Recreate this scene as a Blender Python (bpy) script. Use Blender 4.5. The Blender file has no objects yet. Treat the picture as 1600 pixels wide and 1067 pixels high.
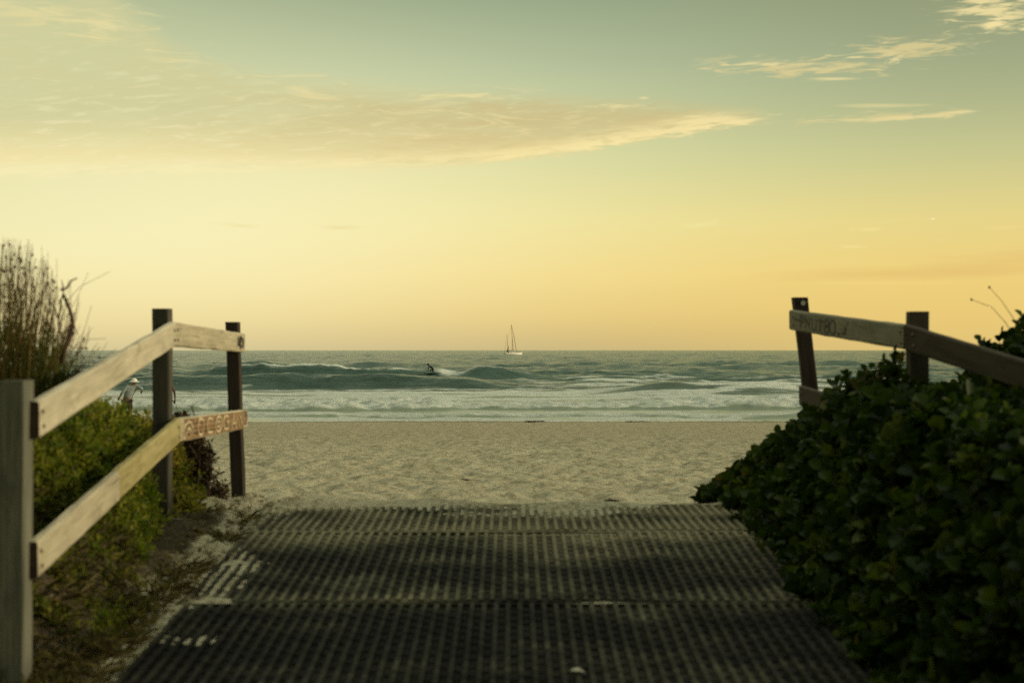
import bpy, bmesh, math, random
import numpy as np
from mathutils import Vector, Matrix

random.seed(7)
rng = np.random.default_rng(11)
scn = bpy.context.scene
col = scn.collection
F = 2222.0            # focal length in photograph pixels (50 mm on 36 mm)
CZ = 3.0              # eye height above the sea
HY = 547.0

def at(px, py, d):
    """world point seen at a photograph pixel at distance d"""
    return np.array([(px - 800.0) / F * d, d, CZ - (py - HY) / F * d])

def srgb(r, g, b):
    f = lambda c: (c / 255.0) / 12.92 if c / 255.0 <= .04045 else ((c / 255.0 + .055) / 1.055) ** 2.4
    return (f(r), f(g), f(b), 1.0)

# ------------------------------------------------------------------ noise
def _hash(ix, iy, seed):
    n = (ix.astype(np.int64) * 374761393 + iy.astype(np.int64) * 668265263 + seed * 974711) & 0x7fffffff
    n = ((n ^ (n >> 13)) * 1274126177) & 0x7fffffff
    n = n ^ (n >> 16)
    return (n & 0xffff) / 65535.0

def vnoise(x, y, seed=0):
    x = np.asarray(x, float); y = np.asarray(y, float)
    ix = np.floor(x); iy = np.floor(y)
    fx = x - ix; fy = y - iy
    fx = fx * fx * fx * (fx * (fx * 6 - 15) + 10); fy = fy * fy * fy * (fy * (fy * 6 - 15) + 10)
    a = _hash(ix, iy, seed); b = _hash(ix + 1, iy, seed)
    c = _hash(ix, iy + 1, seed); d = _hash(ix + 1, iy + 1, seed)
    return (a * (1 - fx) + b * fx) * (1 - fy) + (c * (1 - fx) + d * fx) * fy

def fbm(x, y, seed=0, octv=4):
    s = 0; a = .5; t = 0
    for i in range(octv):
        ca, sa = math.cos(.7 * i), math.sin(.7 * i)
        s = s + a * vnoise((x * ca - y * sa) * 2 ** i, (x * sa + y * ca) * 2 ** i, seed + i * 17)
        t += a; a *= .5
    return s / t

def sstep(a, b, x):
    t = np.clip((np.asarray(x, float) - a) / (b - a), 0, 1)
    return t * t * (3 - 2 * t)

# ------------------------------------------------------------------ objects
def tag(o, label=None, cat=None, group=None, kind=None):
    if label: o['label'] = label
    if cat: o['category'] = cat
    if group: o['group'] = group
    if kind: o['kind'] = kind
    return o

def empty(name, loc, label, cat, group=None):
    o = bpy.data.objects.new(name, None); col.objects.link(o)
    o.empty_display_size = .2
    o.location = tuple(float(v) for v in loc)
    return tag(o, label, cat, group)

def mesh_np(name, V, faces, mat, parent=None, off=(0, 0, 0), smooth=True, attrs=None, uv=None):
    """faces: list of (M,k) int arrays, or list of python tuples"""
    me = bpy.data.meshes.new(name)
    V = np.asarray(V, float) - np.asarray(off, float)
    if isinstance(faces, list) and len(faces) and isinstance(faces[0], np.ndarray):
        loops = np.concatenate([f.ravel() for f in faces]).astype(np.int32)
        sizes = np.concatenate([np.full(len(f), f.shape[1]) for f in faces]).astype(np.int32)
        me.vertices.add(len(V)); me.vertices.foreach_set('co', V.ravel().astype(np.float32))
        me.loops.add(len(loops)); me.loops.foreach_set('vertex_index', loops)
        me.polygons.add(len(sizes))
        st = np.concatenate([[0], np.cumsum(sizes)[:-1]]).astype(np.int32)
        me.polygons.foreach_set('loop_start', st)
        me.polygons.foreach_set('loop_total', sizes)
        me.update(calc_edges=True)
    else:
        me.from_pydata([tuple(v) for v in V.tolist()], [], faces)
    me.validate()
    if smooth: me.polygons.foreach_set('use_smooth', [True] * len(me.polygons))
    if attrs:
        for k, a in attrs.items():
            at_ = me.attributes.new(k, 'FLOAT', 'POINT')
            at_.data.foreach_set('value', np.asarray(a, np.float32))
    if uv is not None:
        l = me.uv_layers.new(name='UVMap')
        li = np.zeros(len(me.loops), np.int32); me.loops.foreach_get('vertex_index', li)
        l.data.foreach_set('uv', np.asarray(uv, np.float32)[li].ravel())
    if mat: me.materials.append(mat)
    o = bpy.data.objects.new(name, me); col.objects.link(o)
    if parent: o.parent = parent
    return o

class MB:
    """collects pieces into one mesh"""
    def __init__(s): s.V = []; s.F = []; s.UV = []; s.A = []; s.caps = []
    def add(s, V, Fs, uv=None, rnd=0.0):
        n = len(s.V)
        s.V += [tuple(map(float, v)) for v in V]
        s.F += [tuple(i + n for i in f) for f in Fs]
        s.UV += list(uv) if uv is not None else [(0.0, 0.0)] * len(V)
        s.A += [rnd] * len(V)
    def build(s, name, mat, parent=None, off=(0, 0, 0), smooth=True):
        return mesh_np(name, np.array(s.V), s.F, mat, parent, off, smooth, {'rnd': s.A}, np.array(s.UV))
    def beam(s, p0, p1, A, B, wa, wb, bev=.006, seg=10, wob=.0, seed=0):
        """bevelled rectangular bar between p0 and p1, section axes A and B"""
        p0 = np.array(p0, float); p1 = np.array(p1, float); A = np.array(A, float); B = np.array(B, float)
        a, b = wa / 2, wb / 2
        sec = [(-a + bev, -b), (a - bev, -b), (a, -b + bev), (a, b - bev), (a - bev, b), (-a + bev, b), (-a, b - bev), (-a, -b + bev)]
        per = [0]
        for i in range(1, 8): per.append(per[-1] + math.hypot(sec[i][0] - sec[i - 1][0], sec[i][1] - sec[i - 1][1]))
        L = np.linalg.norm(p1 - p0); V = []; U = []; Fs = []
        r = np.random.default_rng(seed + 5)
        ph = r.uniform(0, 6.28, 3)
        for k in range(seg + 1):
            t = k / seg; c = p0 + (p1 - p0) * t
            w = wob * (math.sin(t * 5 + ph[0]) + .5 * math.sin(t * 11 + ph[1]))
            c = c + A * w + B * w * .6
            for i, (u, v) in enumerate(sec):
                j = r.normal(0, .0012, 2)
                V.append(c + A * (u + j[0]) + B * (v + j[1])); U.append((t * L + seed * 3.7, per[i] + seed * 1.3))
        for k in range(seg):
            for i in range(8):
                q = (i + 1) % 8
                Fs.append((k * 8 + i, k * 8 + q, (k + 1) * 8 + q, (k + 1) * 8 + i))
        n = len(V)
        for k in (0, seg):     # end caps: own vertices so the end grain keeps its own uv
            b0 = len(V)
            for i in range(8): V.append(V[k * 8 + i]); U.append((sec[i][0] * .25 + seed, sec[i][1]))
            s.caps.append(len(s.F) + len(Fs)); Fs.append(tuple(b0 + i for i in (range(7, -1, -1) if k == 0 else range(8))))
        s.add(V, Fs, U)
    def tube(s, pts, rad, n=5, cap=True, rnd=0.0):
        pts = [np.array(p, float) for p in pts]; V = []; Fs = []
        rad = rad if hasattr(rad, '__len__') else [rad] * len(pts)
        for k, p in enumerate(pts):
            t = pts[min(k + 1, len(pts) - 1)] - pts[max(k - 1, 0)]
            t = t / (np.linalg.norm(t) + 1e-9)
            u = np.cross(t, (0, 0, 1) if abs(t[2]) < .9 else (1, 0, 0)); u /= np.linalg.norm(u); v = np.cross(t, u)
            for i in range(n):
                a = 2 * math.pi * i / n
                V.append(p + rad[k] * (math.cos(a) * u + math.sin(a) * v))
        for k in range(len(pts) - 1):
            for i in range(n):
                q = (i + 1) % n
                Fs.append((k * n + i, k * n + q, (k + 1) * n + q, (k + 1) * n + i))
        if cap:
            Fs.append(tuple(range(n - 1, -1, -1))); Fs.append(tuple((len(pts) - 1) * n + i for i in range(n)))
        s.add(V, Fs, None, rnd)
    def blob(s, c, r, ax=(1, 1, 1), n=8, m=6, jit=0.0, rnd=0.0):
        V = []; Fs = []
        for j in range(m + 1):
            th = math.pi * j / m
            for i in range(n):
                a = 2 * math.pi * i / n
                k = r * (1 + (random.uniform(-jit, jit) if 0 < j < m else 0))
                V.append((c[0] + k * ax[0] * math.sin(th) * math.cos(a), c[1] + k * ax[1] * math.sin(th) * math.sin(a), c[2] + k * ax[2] * math.cos(th)))
        for j in range(m):
            for i in range(n):
                q = (i + 1) % n
                Fs.append((j * n + i, (j + 1) * n + i, (j + 1) * n + q, j * n + q))
        s.add(V, Fs, None, rnd)

# ------------------------------------------------------------------ node helpers
class NT:
    def __init__(s, tree): s.t = tree; s.n = tree.nodes; s.l = tree.links
    def _in(s, node, i, v):
        if v is None: return
        if isinstance(v, bpy.types.NodeSocket): s.l.new(v, node.inputs[i])
        else: node.inputs[i].default_value = v
    def new(s, kind, ins=None, **kw):
        nd = s.n.new(kind)
        for k, v in kw.items(): setattr(nd, k, v)
        for i, v in (ins or {}).items(): s._in(nd, i, v)
        return nd
    def m(s, op, a, b=None, c=None, clamp=False):
        nd = s.n.new('ShaderNodeMath'); nd.operation = op; nd.use_clamp = clamp
        s._in(nd, 0, a); s._in(nd, 1, b); s._in(nd, 2, c)
        return nd.outputs[0]
    def mix(s, f, a, b, mode='MIX'):
        nd = s.n.new('ShaderNodeMix'); nd.data_type = 'RGBA'; nd.blend_type = mode
        s._in(nd, 0, f); s._in(nd, 6, a); s._in(nd, 7, b)
        return nd.outputs[2]
    def ss(s, x, a, b):
        nd = s.n.new('ShaderNodeMapRange'); nd.interpolation_type = 'SMOOTHSTEP'
        s._in(nd, 0, x); s._in(nd, 1, a); s._in(nd, 2, b)
        nd.inputs[3].default_value = 0; nd.inputs[4].default_value = 1
        return nd.outputs[0]
    def ramp(s, f, stops, interp='LINEAR'):
        nd = s.n.new('ShaderNodeValToRGB'); cr = nd.color_ramp; cr.interpolation = interp
        while len(cr.elements) < len(stops): cr.elements.new(.5)
        for e, (p, c) in zip(cr.elements, stops): e.position = p; e.color = c
        s._in(nd, 0, f); return nd.outputs[0]
    def vec(s, x, y, z):
        nd = s.n.new('ShaderNodeCombineXYZ'); s._in(nd, 0, x); s._in(nd, 1, y); s._in(nd, 2, z); return nd.outputs[0]
    def sep(s, v):
        nd = s.n.new('ShaderNodeSeparateXYZ'); s._in(nd, 0, v); return nd.outputs
    def noise(s, v, scale, detail=4, rough=.55, dist=0.0):
        nd = s.n.new('ShaderNodeTexNoise')
        s._in(nd, 'Vector', v); nd.inputs['Scale'].default_value = scale; nd.inputs['Detail'].default_value = detail
        nd.inputs['Roughness'].default_value = rough; nd.inputs['Distortion'].default_value = dist
        return nd.outputs[0]
    def mapv(s, v, scale=(1, 1, 1), rot=(0, 0, 0)):
        nd = s.n.new('ShaderNodeMapping'); s._in(nd, 0, v); nd.inputs['Scale'].default_value = scale; nd.inputs['Rotation'].default_value = rot
        return nd.outputs[0]
    def bump(s, h, strength, dist, n=None):
        nd = s.n.new('ShaderNodeBump'); s._in(nd, 'Height', h); nd.inputs['Strength'].default_value = strength; nd.inputs['Distance'].default_value = dist
        s._in(nd, 'Normal', n); return nd.outputs[0]

def material(name):
    m = bpy.data.materials.new(name); m.use_nodes = True
    nt = NT(m.node_tree); b = m.node_tree.nodes['Principled BSDF']
    return m, nt, b

def flat(name, c, rough=.6, var=.15, scale=20.0, metal=0.0):
    m, n, b = material(name)
    tc = n.new('ShaderNodeTexCoord').outputs['Object']
    f = n.noise(tc, scale, 4)
    c = tuple(c) + ((1.0,) if len(c) == 3 else ())
    lo = tuple(x * (1 - var) for x in c[:3]) + (1,); hi = tuple(min(1, x * (1 + var)) for x in c[:3]) + (1,)
    n._in(b, 'Base Color', n.ramp(f, [(.3, lo), (.7, hi)]))
    b.inputs['Roughness'].default_value = rough; b.inputs['Metallic'].default_value = metal
    return m

def wood(name, dark, light, moss=0.0, mosscol=(.09, .11, .03, 1), rough=.85):
    m, n, b = material(name)
    uv = n.new('ShaderNodeTexCoord').outputs['UV']
    g = n.noise(n.mapv(uv, (3, 90, 1)), 1.0, 6, .65, .4)
    g2 = n.noise(n.mapv(uv, (1.2, 14, 1)), 1.0, 4, .6, .8)
    blot = n.noise(n.mapv(uv, (2.5, 7, 1)), 1.0, 5, .6)
    f = n.m('ADD', n.m('MULTIPLY', g, .45), n.m('ADD', n.m('MULTIPLY', g2, .3), n.m('MULTIPLY', blot, .35)))
    c = n.ramp(f, [(.36, dark), (.68, light)])
    crack = n.ss(n.noise(n.mapv(uv, (1.4, 60, 1)), 1.0, 3, .5, .3), .66, .74)
    c = n.mix(n.m('MULTIPLY', crack, .75), c, tuple(x * .3 for x in dark[:3]) + (1,))
    stain = n.ss(n.noise(n.mapv(uv, (2.6, 8, 1)), 1.0, 6, .75), .50, .70)
    c = n.mix(n.m('MULTIPLY', stain, .6), c, tuple(x * .55 for x in dark[:3]) + (1,))
    if moss:
        mk = n.ss(n.noise(n.mapv(uv, (2, 12, 1)), 1.0, 5, .65), .5, .68)
        c = n.mix(n.m('MULTIPLY', mk, moss), c, mosscol)
    n._in(b, 'Base Color', c); b.inputs['Roughness'].default_value = rough
    b.inputs['Specular IOR Level'].default_value = .25
    n._in(b, 'Normal', n.bump(n.m('SUBTRACT', f, n.m('MULTIPLY', crack, .5)), .7, .006))
    return m

def leafmat(name, stops, rough=.45, trans=.25, tcol=None):
    m, n, b = material(name)
    a = n.new('ShaderNodeAttribute', attribute_name='rnd').outputs['Fac']
    tc = n.new('ShaderNodeTexCoord').outputs['Object']
    f = n.m('ADD', a, n.m('MULTIPLY', n.m('SUBTRACT', n.noise(tc, 14, 3), .5), .35), None, True)
    c = n.ramp(f, stops)
    n._in(b, 'Base Color', c); b.inputs['Roughness'].default_value = rough
    b.inputs['Specular IOR Level'].default_value = .12
    tr = n.new('ShaderNodeBsdfTranslucent')
    n._in(tr, 0, n.mix(1.0, c, tcol or (1.5, 1.6, .6, 1), 'MULTIPLY'))
    mx = n.new('ShaderNodeMixShader', {0: trans, 1: b.outputs[0], 2: tr.outputs[0]})
    n.l.new(mx.outputs[0], n.n['Material Output'].inputs[0])
    return m

# ------------------------------------------------------------------ sky (world)
SUN_EL, SUN_AZ = math.radians(13), math.radians(94)     # azimuth from +Y (out to sea) towards +X (right)
w = bpy.data.worlds.new('World'); scn.world = w; w.use_nodes = True
n = NT(w.node_tree); n.n.clear()
dirv = n.new('ShaderNodeTexCoord').outputs['Generated']
dx, dy, dz = n.sep(dirv)
hyp = n.m('SQRT', n.m('ADD', n.m('MULTIPLY', dx, dx), n.m('MULTIPLY', dy, dy)))
el = n.m('ARCTAN2', dz, hyp)
az = n.m('ARCTAN2', dx, dy)
E = lambda py: max(0.0, (547 - py) / F)
K = 1.5
base = n.ramp(n.m('DIVIDE', n.m('MAXIMUM', el, 0.0), K), [
    (0.0, srgb(190, 170, 118)), (E(530) / K, srgb(204, 178, 116)), (E(490) / K, srgb(228, 197, 118)), (E(430) / K, srgb(241, 214, 130)),
    (E(350) / K, srgb(237, 224, 148)), (E(250) / K, srgb(211, 214, 156)), (E(110) / K, srgb(176, 191, 155)),
    (E(0) / K, srgb(148, 165, 135)), (.25, srgb(140, 156, 128)), (.56, srgb(134, 150, 126)), (.74, (1.25, 1.27, 1.02, 1)), (1.0, (1.6, 1.62, 1.34, 1))])
def gauss(cx, cy, rx, ry):
    a = n.m('DIVIDE', n.m('SUBTRACT', az, cx), rx); b_ = n.m('DIVIDE', n.m('SUBTRACT', el, cy), ry)
    return n.m('EXPONENT', n.m('MULTIPLY', n.m('ADD', n.m('MULTIPLY', a, a), n.m('MULTIPLY', b_, b_)), -1.0))
skyc = n.mix(n.m('MULTIPLY', gauss(.36, .0, .25, .10), .65), base, srgb(242, 208, 120))
skyc = n.mix(n.m('MULTIPLY', gauss(.36, .26, .26, .13), .7), skyc, srgb(144, 147, 108))
skyc = n.mix(n.m('MULTIPLY', gauss(-.27, .095, .28, .095), .92), skyc, srgb(255, 245, 192))
skyc = n.mix(n.m('MULTIPLY', gauss(-.40, .20, .25, .12), .5), skyc, srgb(196, 203, 156))
# sheet coordinates of a direction: px, py run over the part of the sky out to sea
fy = n.m('MAXIMUM', dy, .08)
px = n.m('ADD', n.m('MULTIPLY', n.m('DIVIDE', dx, fy), F), 800.0)
py = n.m('SUBTRACT', HY, n.m('MULTIPLY', n.m('DIVIDE', dz, fy), F))
cv = n.vec(n.m('DIVIDE', px, 260.0), n.m('DIVIDE', n.m('ADD', py, n.m('MULTIPLY', px, .06)), 26.0), 0.0)
cn = n.noise(cv, 1.0, 8, .62, .6)
cv2 = n.vec(n.m('DIVIDE', px, 52.0), n.m('DIVIDE', n.m('ADD', py, n.m('MULTIPLY', px, .07)), 8.5), 3.0)
cn2 = n.noise(cv2, 1.0, 6, .6, .5)
cv3 = n.vec(n.m('DIVIDE', px, 110.0), n.m('DIVIDE', n.m('SUBTRACT', py, n.m('MULTIPLY', px, .10)), 16.0), 7.0)
cn3 = n.noise(cv3, 1.0, 6, .62, .8)
def curve(x, pts, lo, hi):
    nd = n.n.new('ShaderNodeFloatCurve'); c = nd.mapping.curves[0]
    while len(c.points) < len(pts): c.points.new(.5, .5)
    for p, (a, b_) in zip(c.points, pts): p.location = (a / 1600.0, (b_ - lo) / (hi - lo)); p.handle_type = 'AUTO'
    nd.mapping.update()
    n._in(nd, 1, n.m('DIVIDE', x, 1600.0))
    return n.m('ADD', n.m('MULTIPLY', nd.outputs[0], hi - lo), lo)
wob = n.m('MULTIPLY', n.m('SUBTRACT', cn2, .5), 26.0)
low = curve(px, [(0, 287), (300, 277), (620, 268), (800, 254), (1000, 224), (1215, 191), (1600, 186)], -200, 400)
up = curve(px, [(0, -150), (180, -20), (330, 95), (560, 140), (800, 160), (1000, 170), (1215, 184), (1600, 182)], -200, 400)
dlow = n.m('SUBTRACT', n.m('ADD', low, wob), py)            # >0 above the lower edge
dup = n.m('SUBTRACT', py, n.m('ADD', up, n.m('MULTIPLY', wob, 1.6)))
soft = n.ss(px, 1000.0, 0.0)
edge = n.ss(dlow, -3.0, n.m('ADD', 10.0, n.m('MULTIPLY', soft, 34.0)))
top = n.ss(dup, -22.0, n.m('ADD', 14.0, n.m('MULTIPLY', soft, 40.0)))
inx = n.ss(px, 1216.0, 1150.0)
body = n.m('MULTIPLY', n.m('MULTIPLY', edge, top), inx)
tex = n.ss(n.m('ADD', n.m('MULTIPLY', cn, .6), n.m('MULTIPLY', cn3, .4)), .34, .62)
dens = n.m('MULTIPLY', body, n.m('ADD', .60, n.m('MULTIPLY', tex, .40)))
leftw = n.ss(px, 900.0, 100.0)
bodyc = n.mix(leftw, srgb(206, 190, 136), srgb(210, 207, 156))
bodyc = n.mix(n.ss(py, 165.0, 270.0), bodyc, n.mix(leftw, srgb(221, 199, 138), srgb(246, 229, 168)))
skyc = n.mix(n.m('MULTIPLY', dens, n.ss(dy, .1, .3)), skyc, bodyc)
rim = n.m('MULTIPLY', n.m('MULTIPLY', n.ss(dlow, -4.0, 4.0), n.ss(dlow, 40.0, 6.0)), n.m('MULTIPLY', body, n.ss(n.m('ADD', n.m('MULTIPLY', cn, .5), n.m('MULTIPLY', cn2, .5)), .36, .56)))
skyc = n.mix(n.m('MULTIPLY', rim, .95), skyc, n.mix(leftw, srgb(252, 234, 168), srgb(255, 246, 196)))
wisp = n.m('MULTIPLY', n.m('MULTIPLY', n.ss(dup, -46.0, 10.0), n.ss(dup, 120.0, 20.0)), n.m('MULTIPLY', n.ss(px, 1120.0, 700.0), n.ss(cn3, .53, .70)))
skyc = n.mix(n.m('MULTIPLY', wisp, .75), skyc, srgb(232, 220, 164))
streak = n.m('MULTIPLY', n.m('MULTIPLY', body, n.ss(cn2, .50, .70)), n.ss(dlow, 330.0, 10.0))
skyc = n.mix(n.m('MULTIPLY', streak, .42), skyc, n.mix(leftw, srgb(242, 224, 164), srgb(250, 240, 196)))
def cloud(cx, cy, rx, ry, c, amt, tilt=0.0, nz=cn2, cut=.9):
    global skyc
    a = n.m('DIVIDE', n.m('SUBTRACT', px, float(cx)), float(rx))
    b_ = n.m('DIVIDE', n.m('SUBTRACT', n.m('SUBTRACT', py, float(cy)), n.m('MULTIPLY', n.m('SUBTRACT', px, float(cx)), float(tilt))), float(ry))
    r = n.m('SQRT', n.m('ADD', n.m('MULTIPLY', a, a), n.m('MULTIPLY', b_, b_)))
    v = n.m('ADD', n.m('SUBTRACT', 1.0, r), n.m('MULTIPLY', n.m('SUBTRACT', nz, .505), 4.6 * cut))
    f = n.m('MULTIPLY', n.m('MULTIPLY', n.ss(v, 0.05, 1.1), n.ss(r, 1.7, .6)), n.m('MULTIPLY', n.ss(dy, .1, .3), amt))
    skyc = n.mix(f, skyc, c)
g1, g2, g3 = srgb(242, 224, 162), srgb(226, 208, 148), srgb(226, 190, 114)
for a in [(1240, 106, 190, 20, g2, .75, 0), (1300, 123, 62, 4, g1, .75, 0, cn, .35), (1330, 88, 40, 5, g1, .7), (1180, 100, 60, 5, g1, .6), (1398, 93, 22, 11, g1, .8),
          (1425, 76, 120, 24, g2, .75, -.05), (1410, 184, 150, 6, g1, .85, -.055, cn2, .35), (1390, 182, 190, 10, g2, .6, -.055), (1110, 188, 110, 12, g1, .75, -.06), (1050, 206, 120, 12, g1, .6, -.12), (1370, 165, 110, 5, g1, .55, 0, cn, .5), (1560, 18, 110, 40, g1, .85, .1),
          (1550, 40, 26, 12, g1, .9, -.4, cn2, .6), (1006, 153, 15, 4, g1, .9, 0, cn, .2), (960, 166, 60, 6, g1, .5), (720, 150, 100, 7, g1, .6), (480, 146, 80, 12, g1, .6, .3, cn3),
          (150, 60, 70, 14, g1, .6, .1, cn3), (60, 20, 130, 24, g1, .5, .05, cn3), (1380, 428, 330, 17, g3, .62, -.03, cn, .28), (1590, 408, 260, 24, g3, .62, -.08, cn, .28), (1350, 442, 220, 5, srgb(246, 214, 130), .5, 0, cn, .5), (1090, 352, 45, 8, srgb(244, 230, 160), .5, -.2),
          (1360, 358, 34, 5, srgb(244, 226, 150), .7), (1330, 385, 30, 4, srgb(244, 226, 150), .5), (1458, 342, 5, 2.2, srgb(255, 246, 205), .95, 0, cn, .1), (375, 353, 62, 6, srgb(234, 218, 150), .6, .08, cn, .5),
          (530, 356, 60, 7, srgb(230, 212, 142), .5, 0, cn, .5), (1565, 356, 60, 6, srgb(240, 218, 142), .6, -.06, cn, .5), (1500, 175, 40, 4, g1, .6, -.05, cn, .3)]:
    cloud(*a)
# the half of the sky behind the viewer is dimmer, below the horizon dark
back = n.m('MAXIMUM', n.ss(dy, -.5, .45), n.ss(el, .8, 1.2))
skyc = n.mix(n.m('SUBTRACT', 1.0, back), skyc, n.mix(1.0, skyc, (.50, .52, .54, 1), 'MULTIPLY'))
skyc = n.mix(n.ss(el, -.002, -.03), skyc, (.10, .11, .08, 1))
nish = n.new('ShaderNodeTexSky', sky_type='NISHITA', sun_disc=False, sun_elevation=SUN_EL, sun_rotation=SUN_AZ)
bg1 = n.new('ShaderNodeBackground', {0: skyc, 1: 1.0})
bg2 = n.new('ShaderNodeBackground', {0: nish.outputs[0], 1: 0.0})
sh = n.new('ShaderNodeAddShader', {0: bg1.outputs[0], 1: bg2.outputs[0]})
n.new('ShaderNodeOutputWorld', {0: sh.outputs[0]})

sl = bpy.data.lights.new('sun', 'SUN'); sl.energy = 3.0; sl.angle = math.radians(5); sl.color = (1.0, .84, .56)
so = bpy.data.objects.new('sun', sl); col.objects.link(so)
sv = Vector((math.cos(SUN_EL) * math.sin(SUN_AZ), math.cos(SUN_EL) * math.cos(SUN_AZ), math.sin(SUN_EL)))
so.rotation_euler = sv.to_track_quat('Z', 'Y').to_euler(); so.location = (30, 0, 30)

# ------------------------------------------------------------------ ground
PD = [-400, -60, -10, 0, 8.4, 9.6, 10.2, 11, 14, 25, 60, 70, 120, 400]
PZ = [.8, .8, .8, 1.284, 1.914, 1.952, 1.90, 1.79, 1.66, 1.25, 0.0, -.5, -3, -6]
_d = np.linspace(-400, 400, 40001); _z = np.interp(_d, PD, PZ)
_k = np.ones(25) / 25; _zs = np.convolve(np.pad(_z, 12, 'edge'), _k, 'valid')
def path(d): return np.interp(d, _d, _zs)
def topL(d): return CZ + np.interp(d, [-20, 3, 5, 6, 7, 8.5, 9.5, 10.3, 11, 12], [-.9, -.7, -.48, -.32, -.27, -.43, -.58, -.85, -1.15, -1.4])
def topR(d): return CZ + np.interp(d, [-20, 3, 5, 6.5, 7.2, 7.8, 8.4, 9, 10, 10.7, 11.2, 12], [-.9, -.62, -.50, -.38, -.29, -.33, -.36, -.42, -.64, -.92, -1.2, -1.4])
def base_ground(x, d):
    p = path(d)
    fade = sstep(11.6, 9.6, d)
    # gentle shoulder of sand by the mat, then the bank
    tl = sstep(1.62, 1.62 + np.interp(d, [7.0, 7.6, 8.2, 9], [.93, .6, .42, .36]), -x - np.interp(d, [5.3, 6.8, 7.2, 7.5, 8, 8.5, 9.6], [.50, 0, .12, .25, .38, .50, .55]) + .12 * (fbm(d * .9, x * 0 + 3, 3) - .5)); tr = sstep(1.52, 2.15, x)
    zl = np.maximum(topL(d) - .22 - p, 0) * tl * fade
    zr = np.maximum(topR(d) - .22 - p, 0) * tr * fade
    extra = .18 * fade * (sstep(2.5, 4.5, np.abs(x))) * fbm(x * .5, d * .5, 9)
    return p + zl + zr + extra
def matzone(x, d): return sstep(1.62, 1.50, np.abs(x)) * sstep(9.9, 9.5, d) 
def ground(x, d):
    x = np.asarray(x, float); d = np.asarray(d, float)
    z = base_ground(x, d)
    mz = matzone(x, d)
    rough = .055 * (fbm(x * 2.2, d * 2.2, 21, 4) - .5) + .03 * (fbm(x * 7, d * 7, 31, 3) - .5)
    beach = sstep(10.2, 12.5, d) * sstep(62, 54, d)
    hoof = (.060 * (fbm(x * 2.6, d * 1.9, 41, 4) - .5) + .055 * (vnoise(x * 5.6, d * 4.2, 55) - .5) + .035 * (vnoise(x * 9, d * 7, 56) - .5)) * beach * (1 - .45 * sstep(15, 45, d))
    side = sstep(1.45, 1.8, np.abs(x)) * sstep(12, 10.5, d)
    lump = .09 * np.maximum(fbm(x * 3.1, d * 2.4, 61, 3) - .42, 0) * side * sstep(5, 7, d) * 3 * (x < 0)
    # sand lying on the mat: little under it, drifts at the seams, more towards the crest
    far = sstep(8.2, 9.7, d)
    seam = np.exp(-((d - 6.75 - .10 * (fbm(x * 1.5, d * 0, 5) - .5)) / .10) ** 2) * .8 + np.exp(-((d - 8.40) / .13) ** 2) * .7
    pat = fbm(x * 1.4, d * 2.6, 71, 5)
    drift = -.035 + .052 * seam * sstep(.12, .60, pat) + .10 * np.maximum(pat - .66, 0) * 1.6
    drift += .060 * far * sstep(.34, .60, fbm(x * 1.1 + 2, d * 2.0, 81, 4)) + .030 * sstep(9.25, 9.55, d) * (1 - sstep(.7, 1.3, x))
    drift += .046 * sstep(-1.05, -1.5, x) * sstep(.35, .62, fbm(x * 2.3, d * 1.7, 87, 4)) * sstep(5.5, 7.0, d)
    drift += .05 * sstep(1.35, 1.52, x) * sstep(.42, .62, fbm(x * 2.3, d * 2.2, 97, 4))
    return z + (rough + lump) * (1 - mz) * (1 - beach * .5) + hoof * (1 - mz) + mz * (drift + rough * .25)

def axis(knots):
    """knots: list of (start, step); step is interpolated"""
    out = [knots[0][0]]
    ks = [k[0] for k in knots]; st = [k[1] for k in knots]
    while out[-1] < ks[-1]: out.append(out[-1] + float(np.interp(out[-1], ks, st)))
    return np.array(out)
xs = axis([(-300, 60), (-60, 6), (-26, .3), (-12, .13), (-3.2, .05), (3.2, .05), (12, .13), (26, .3), (60, 6), (300, 60)])
ds = axis([(-120, 40), (-20, 3), (0, .3), (4.5, .06), (5, .032), (11.5, .032), (16, .06), (30, .12), (64, .25), (75, 2), (140, 20)])
X, D = np.meshgrid(xs, ds)
Z = ground(X, D)
nx, nd_ = len(xs), len(ds)
def gridfaces(nx, ny):
    i = np.arange(nx - 1)[None, :] + nx * np.arange(ny - 1)[:, None]
    i = i.ravel()
    return [np.stack([i, i + 1, i + nx + 1, i + nx], 1)]
# attributes: leaf litter / soil on the banks
litter = (np.maximum(sstep(1.56, 1.80, -X), sstep(1.5, 1.8, X)) * sstep(11.3, 10.2, D))
litter = np.clip(litter * (.55 + .9 * (fbm(X * 3, D * 3, 7) - .35)), 0, 1) * (1 - .85 * np.exp(-((-X - 1.62) / .16) ** 2) * sstep(5.6, 7.2, D)) * (1 - .8 * sstep(8.6, 9.4, D) * sstep(-2.3, -2.0, X) * (X < 0))
m, n, b = material('sand')
tc = n.new('ShaderNodeTexCoord').outputs['Object']
la = n.new('ShaderNodeAttribute', attribute_name='litter').outputs['Fac']
sx, sy, sz = n.sep(tc)
c = n.ramp(n.noise(tc, 1.3, 6, .65), [(.3, (.43, .385, .245, 1)), (.7, (.54, .49, .33, 1))])
c = n.mix(n.m('MULTIPLY', n.ss(n.noise(n.mapv(tc, (8, 4.5, 5)), 1.0, 6, .85), .47, .60), .72), c, (.18, .145, .075, 1))
c = n.mix(n.m('MULTIPLY', n.ss(sy, 14.0, 40.0), .35), c, (.22, .175, .10, 1))
c = n.mix(n.m('MULTIPLY', n.ss(sz, .16, .03), .75), c, (.12, .10, .065, 1))       # wet strip at the swash
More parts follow.
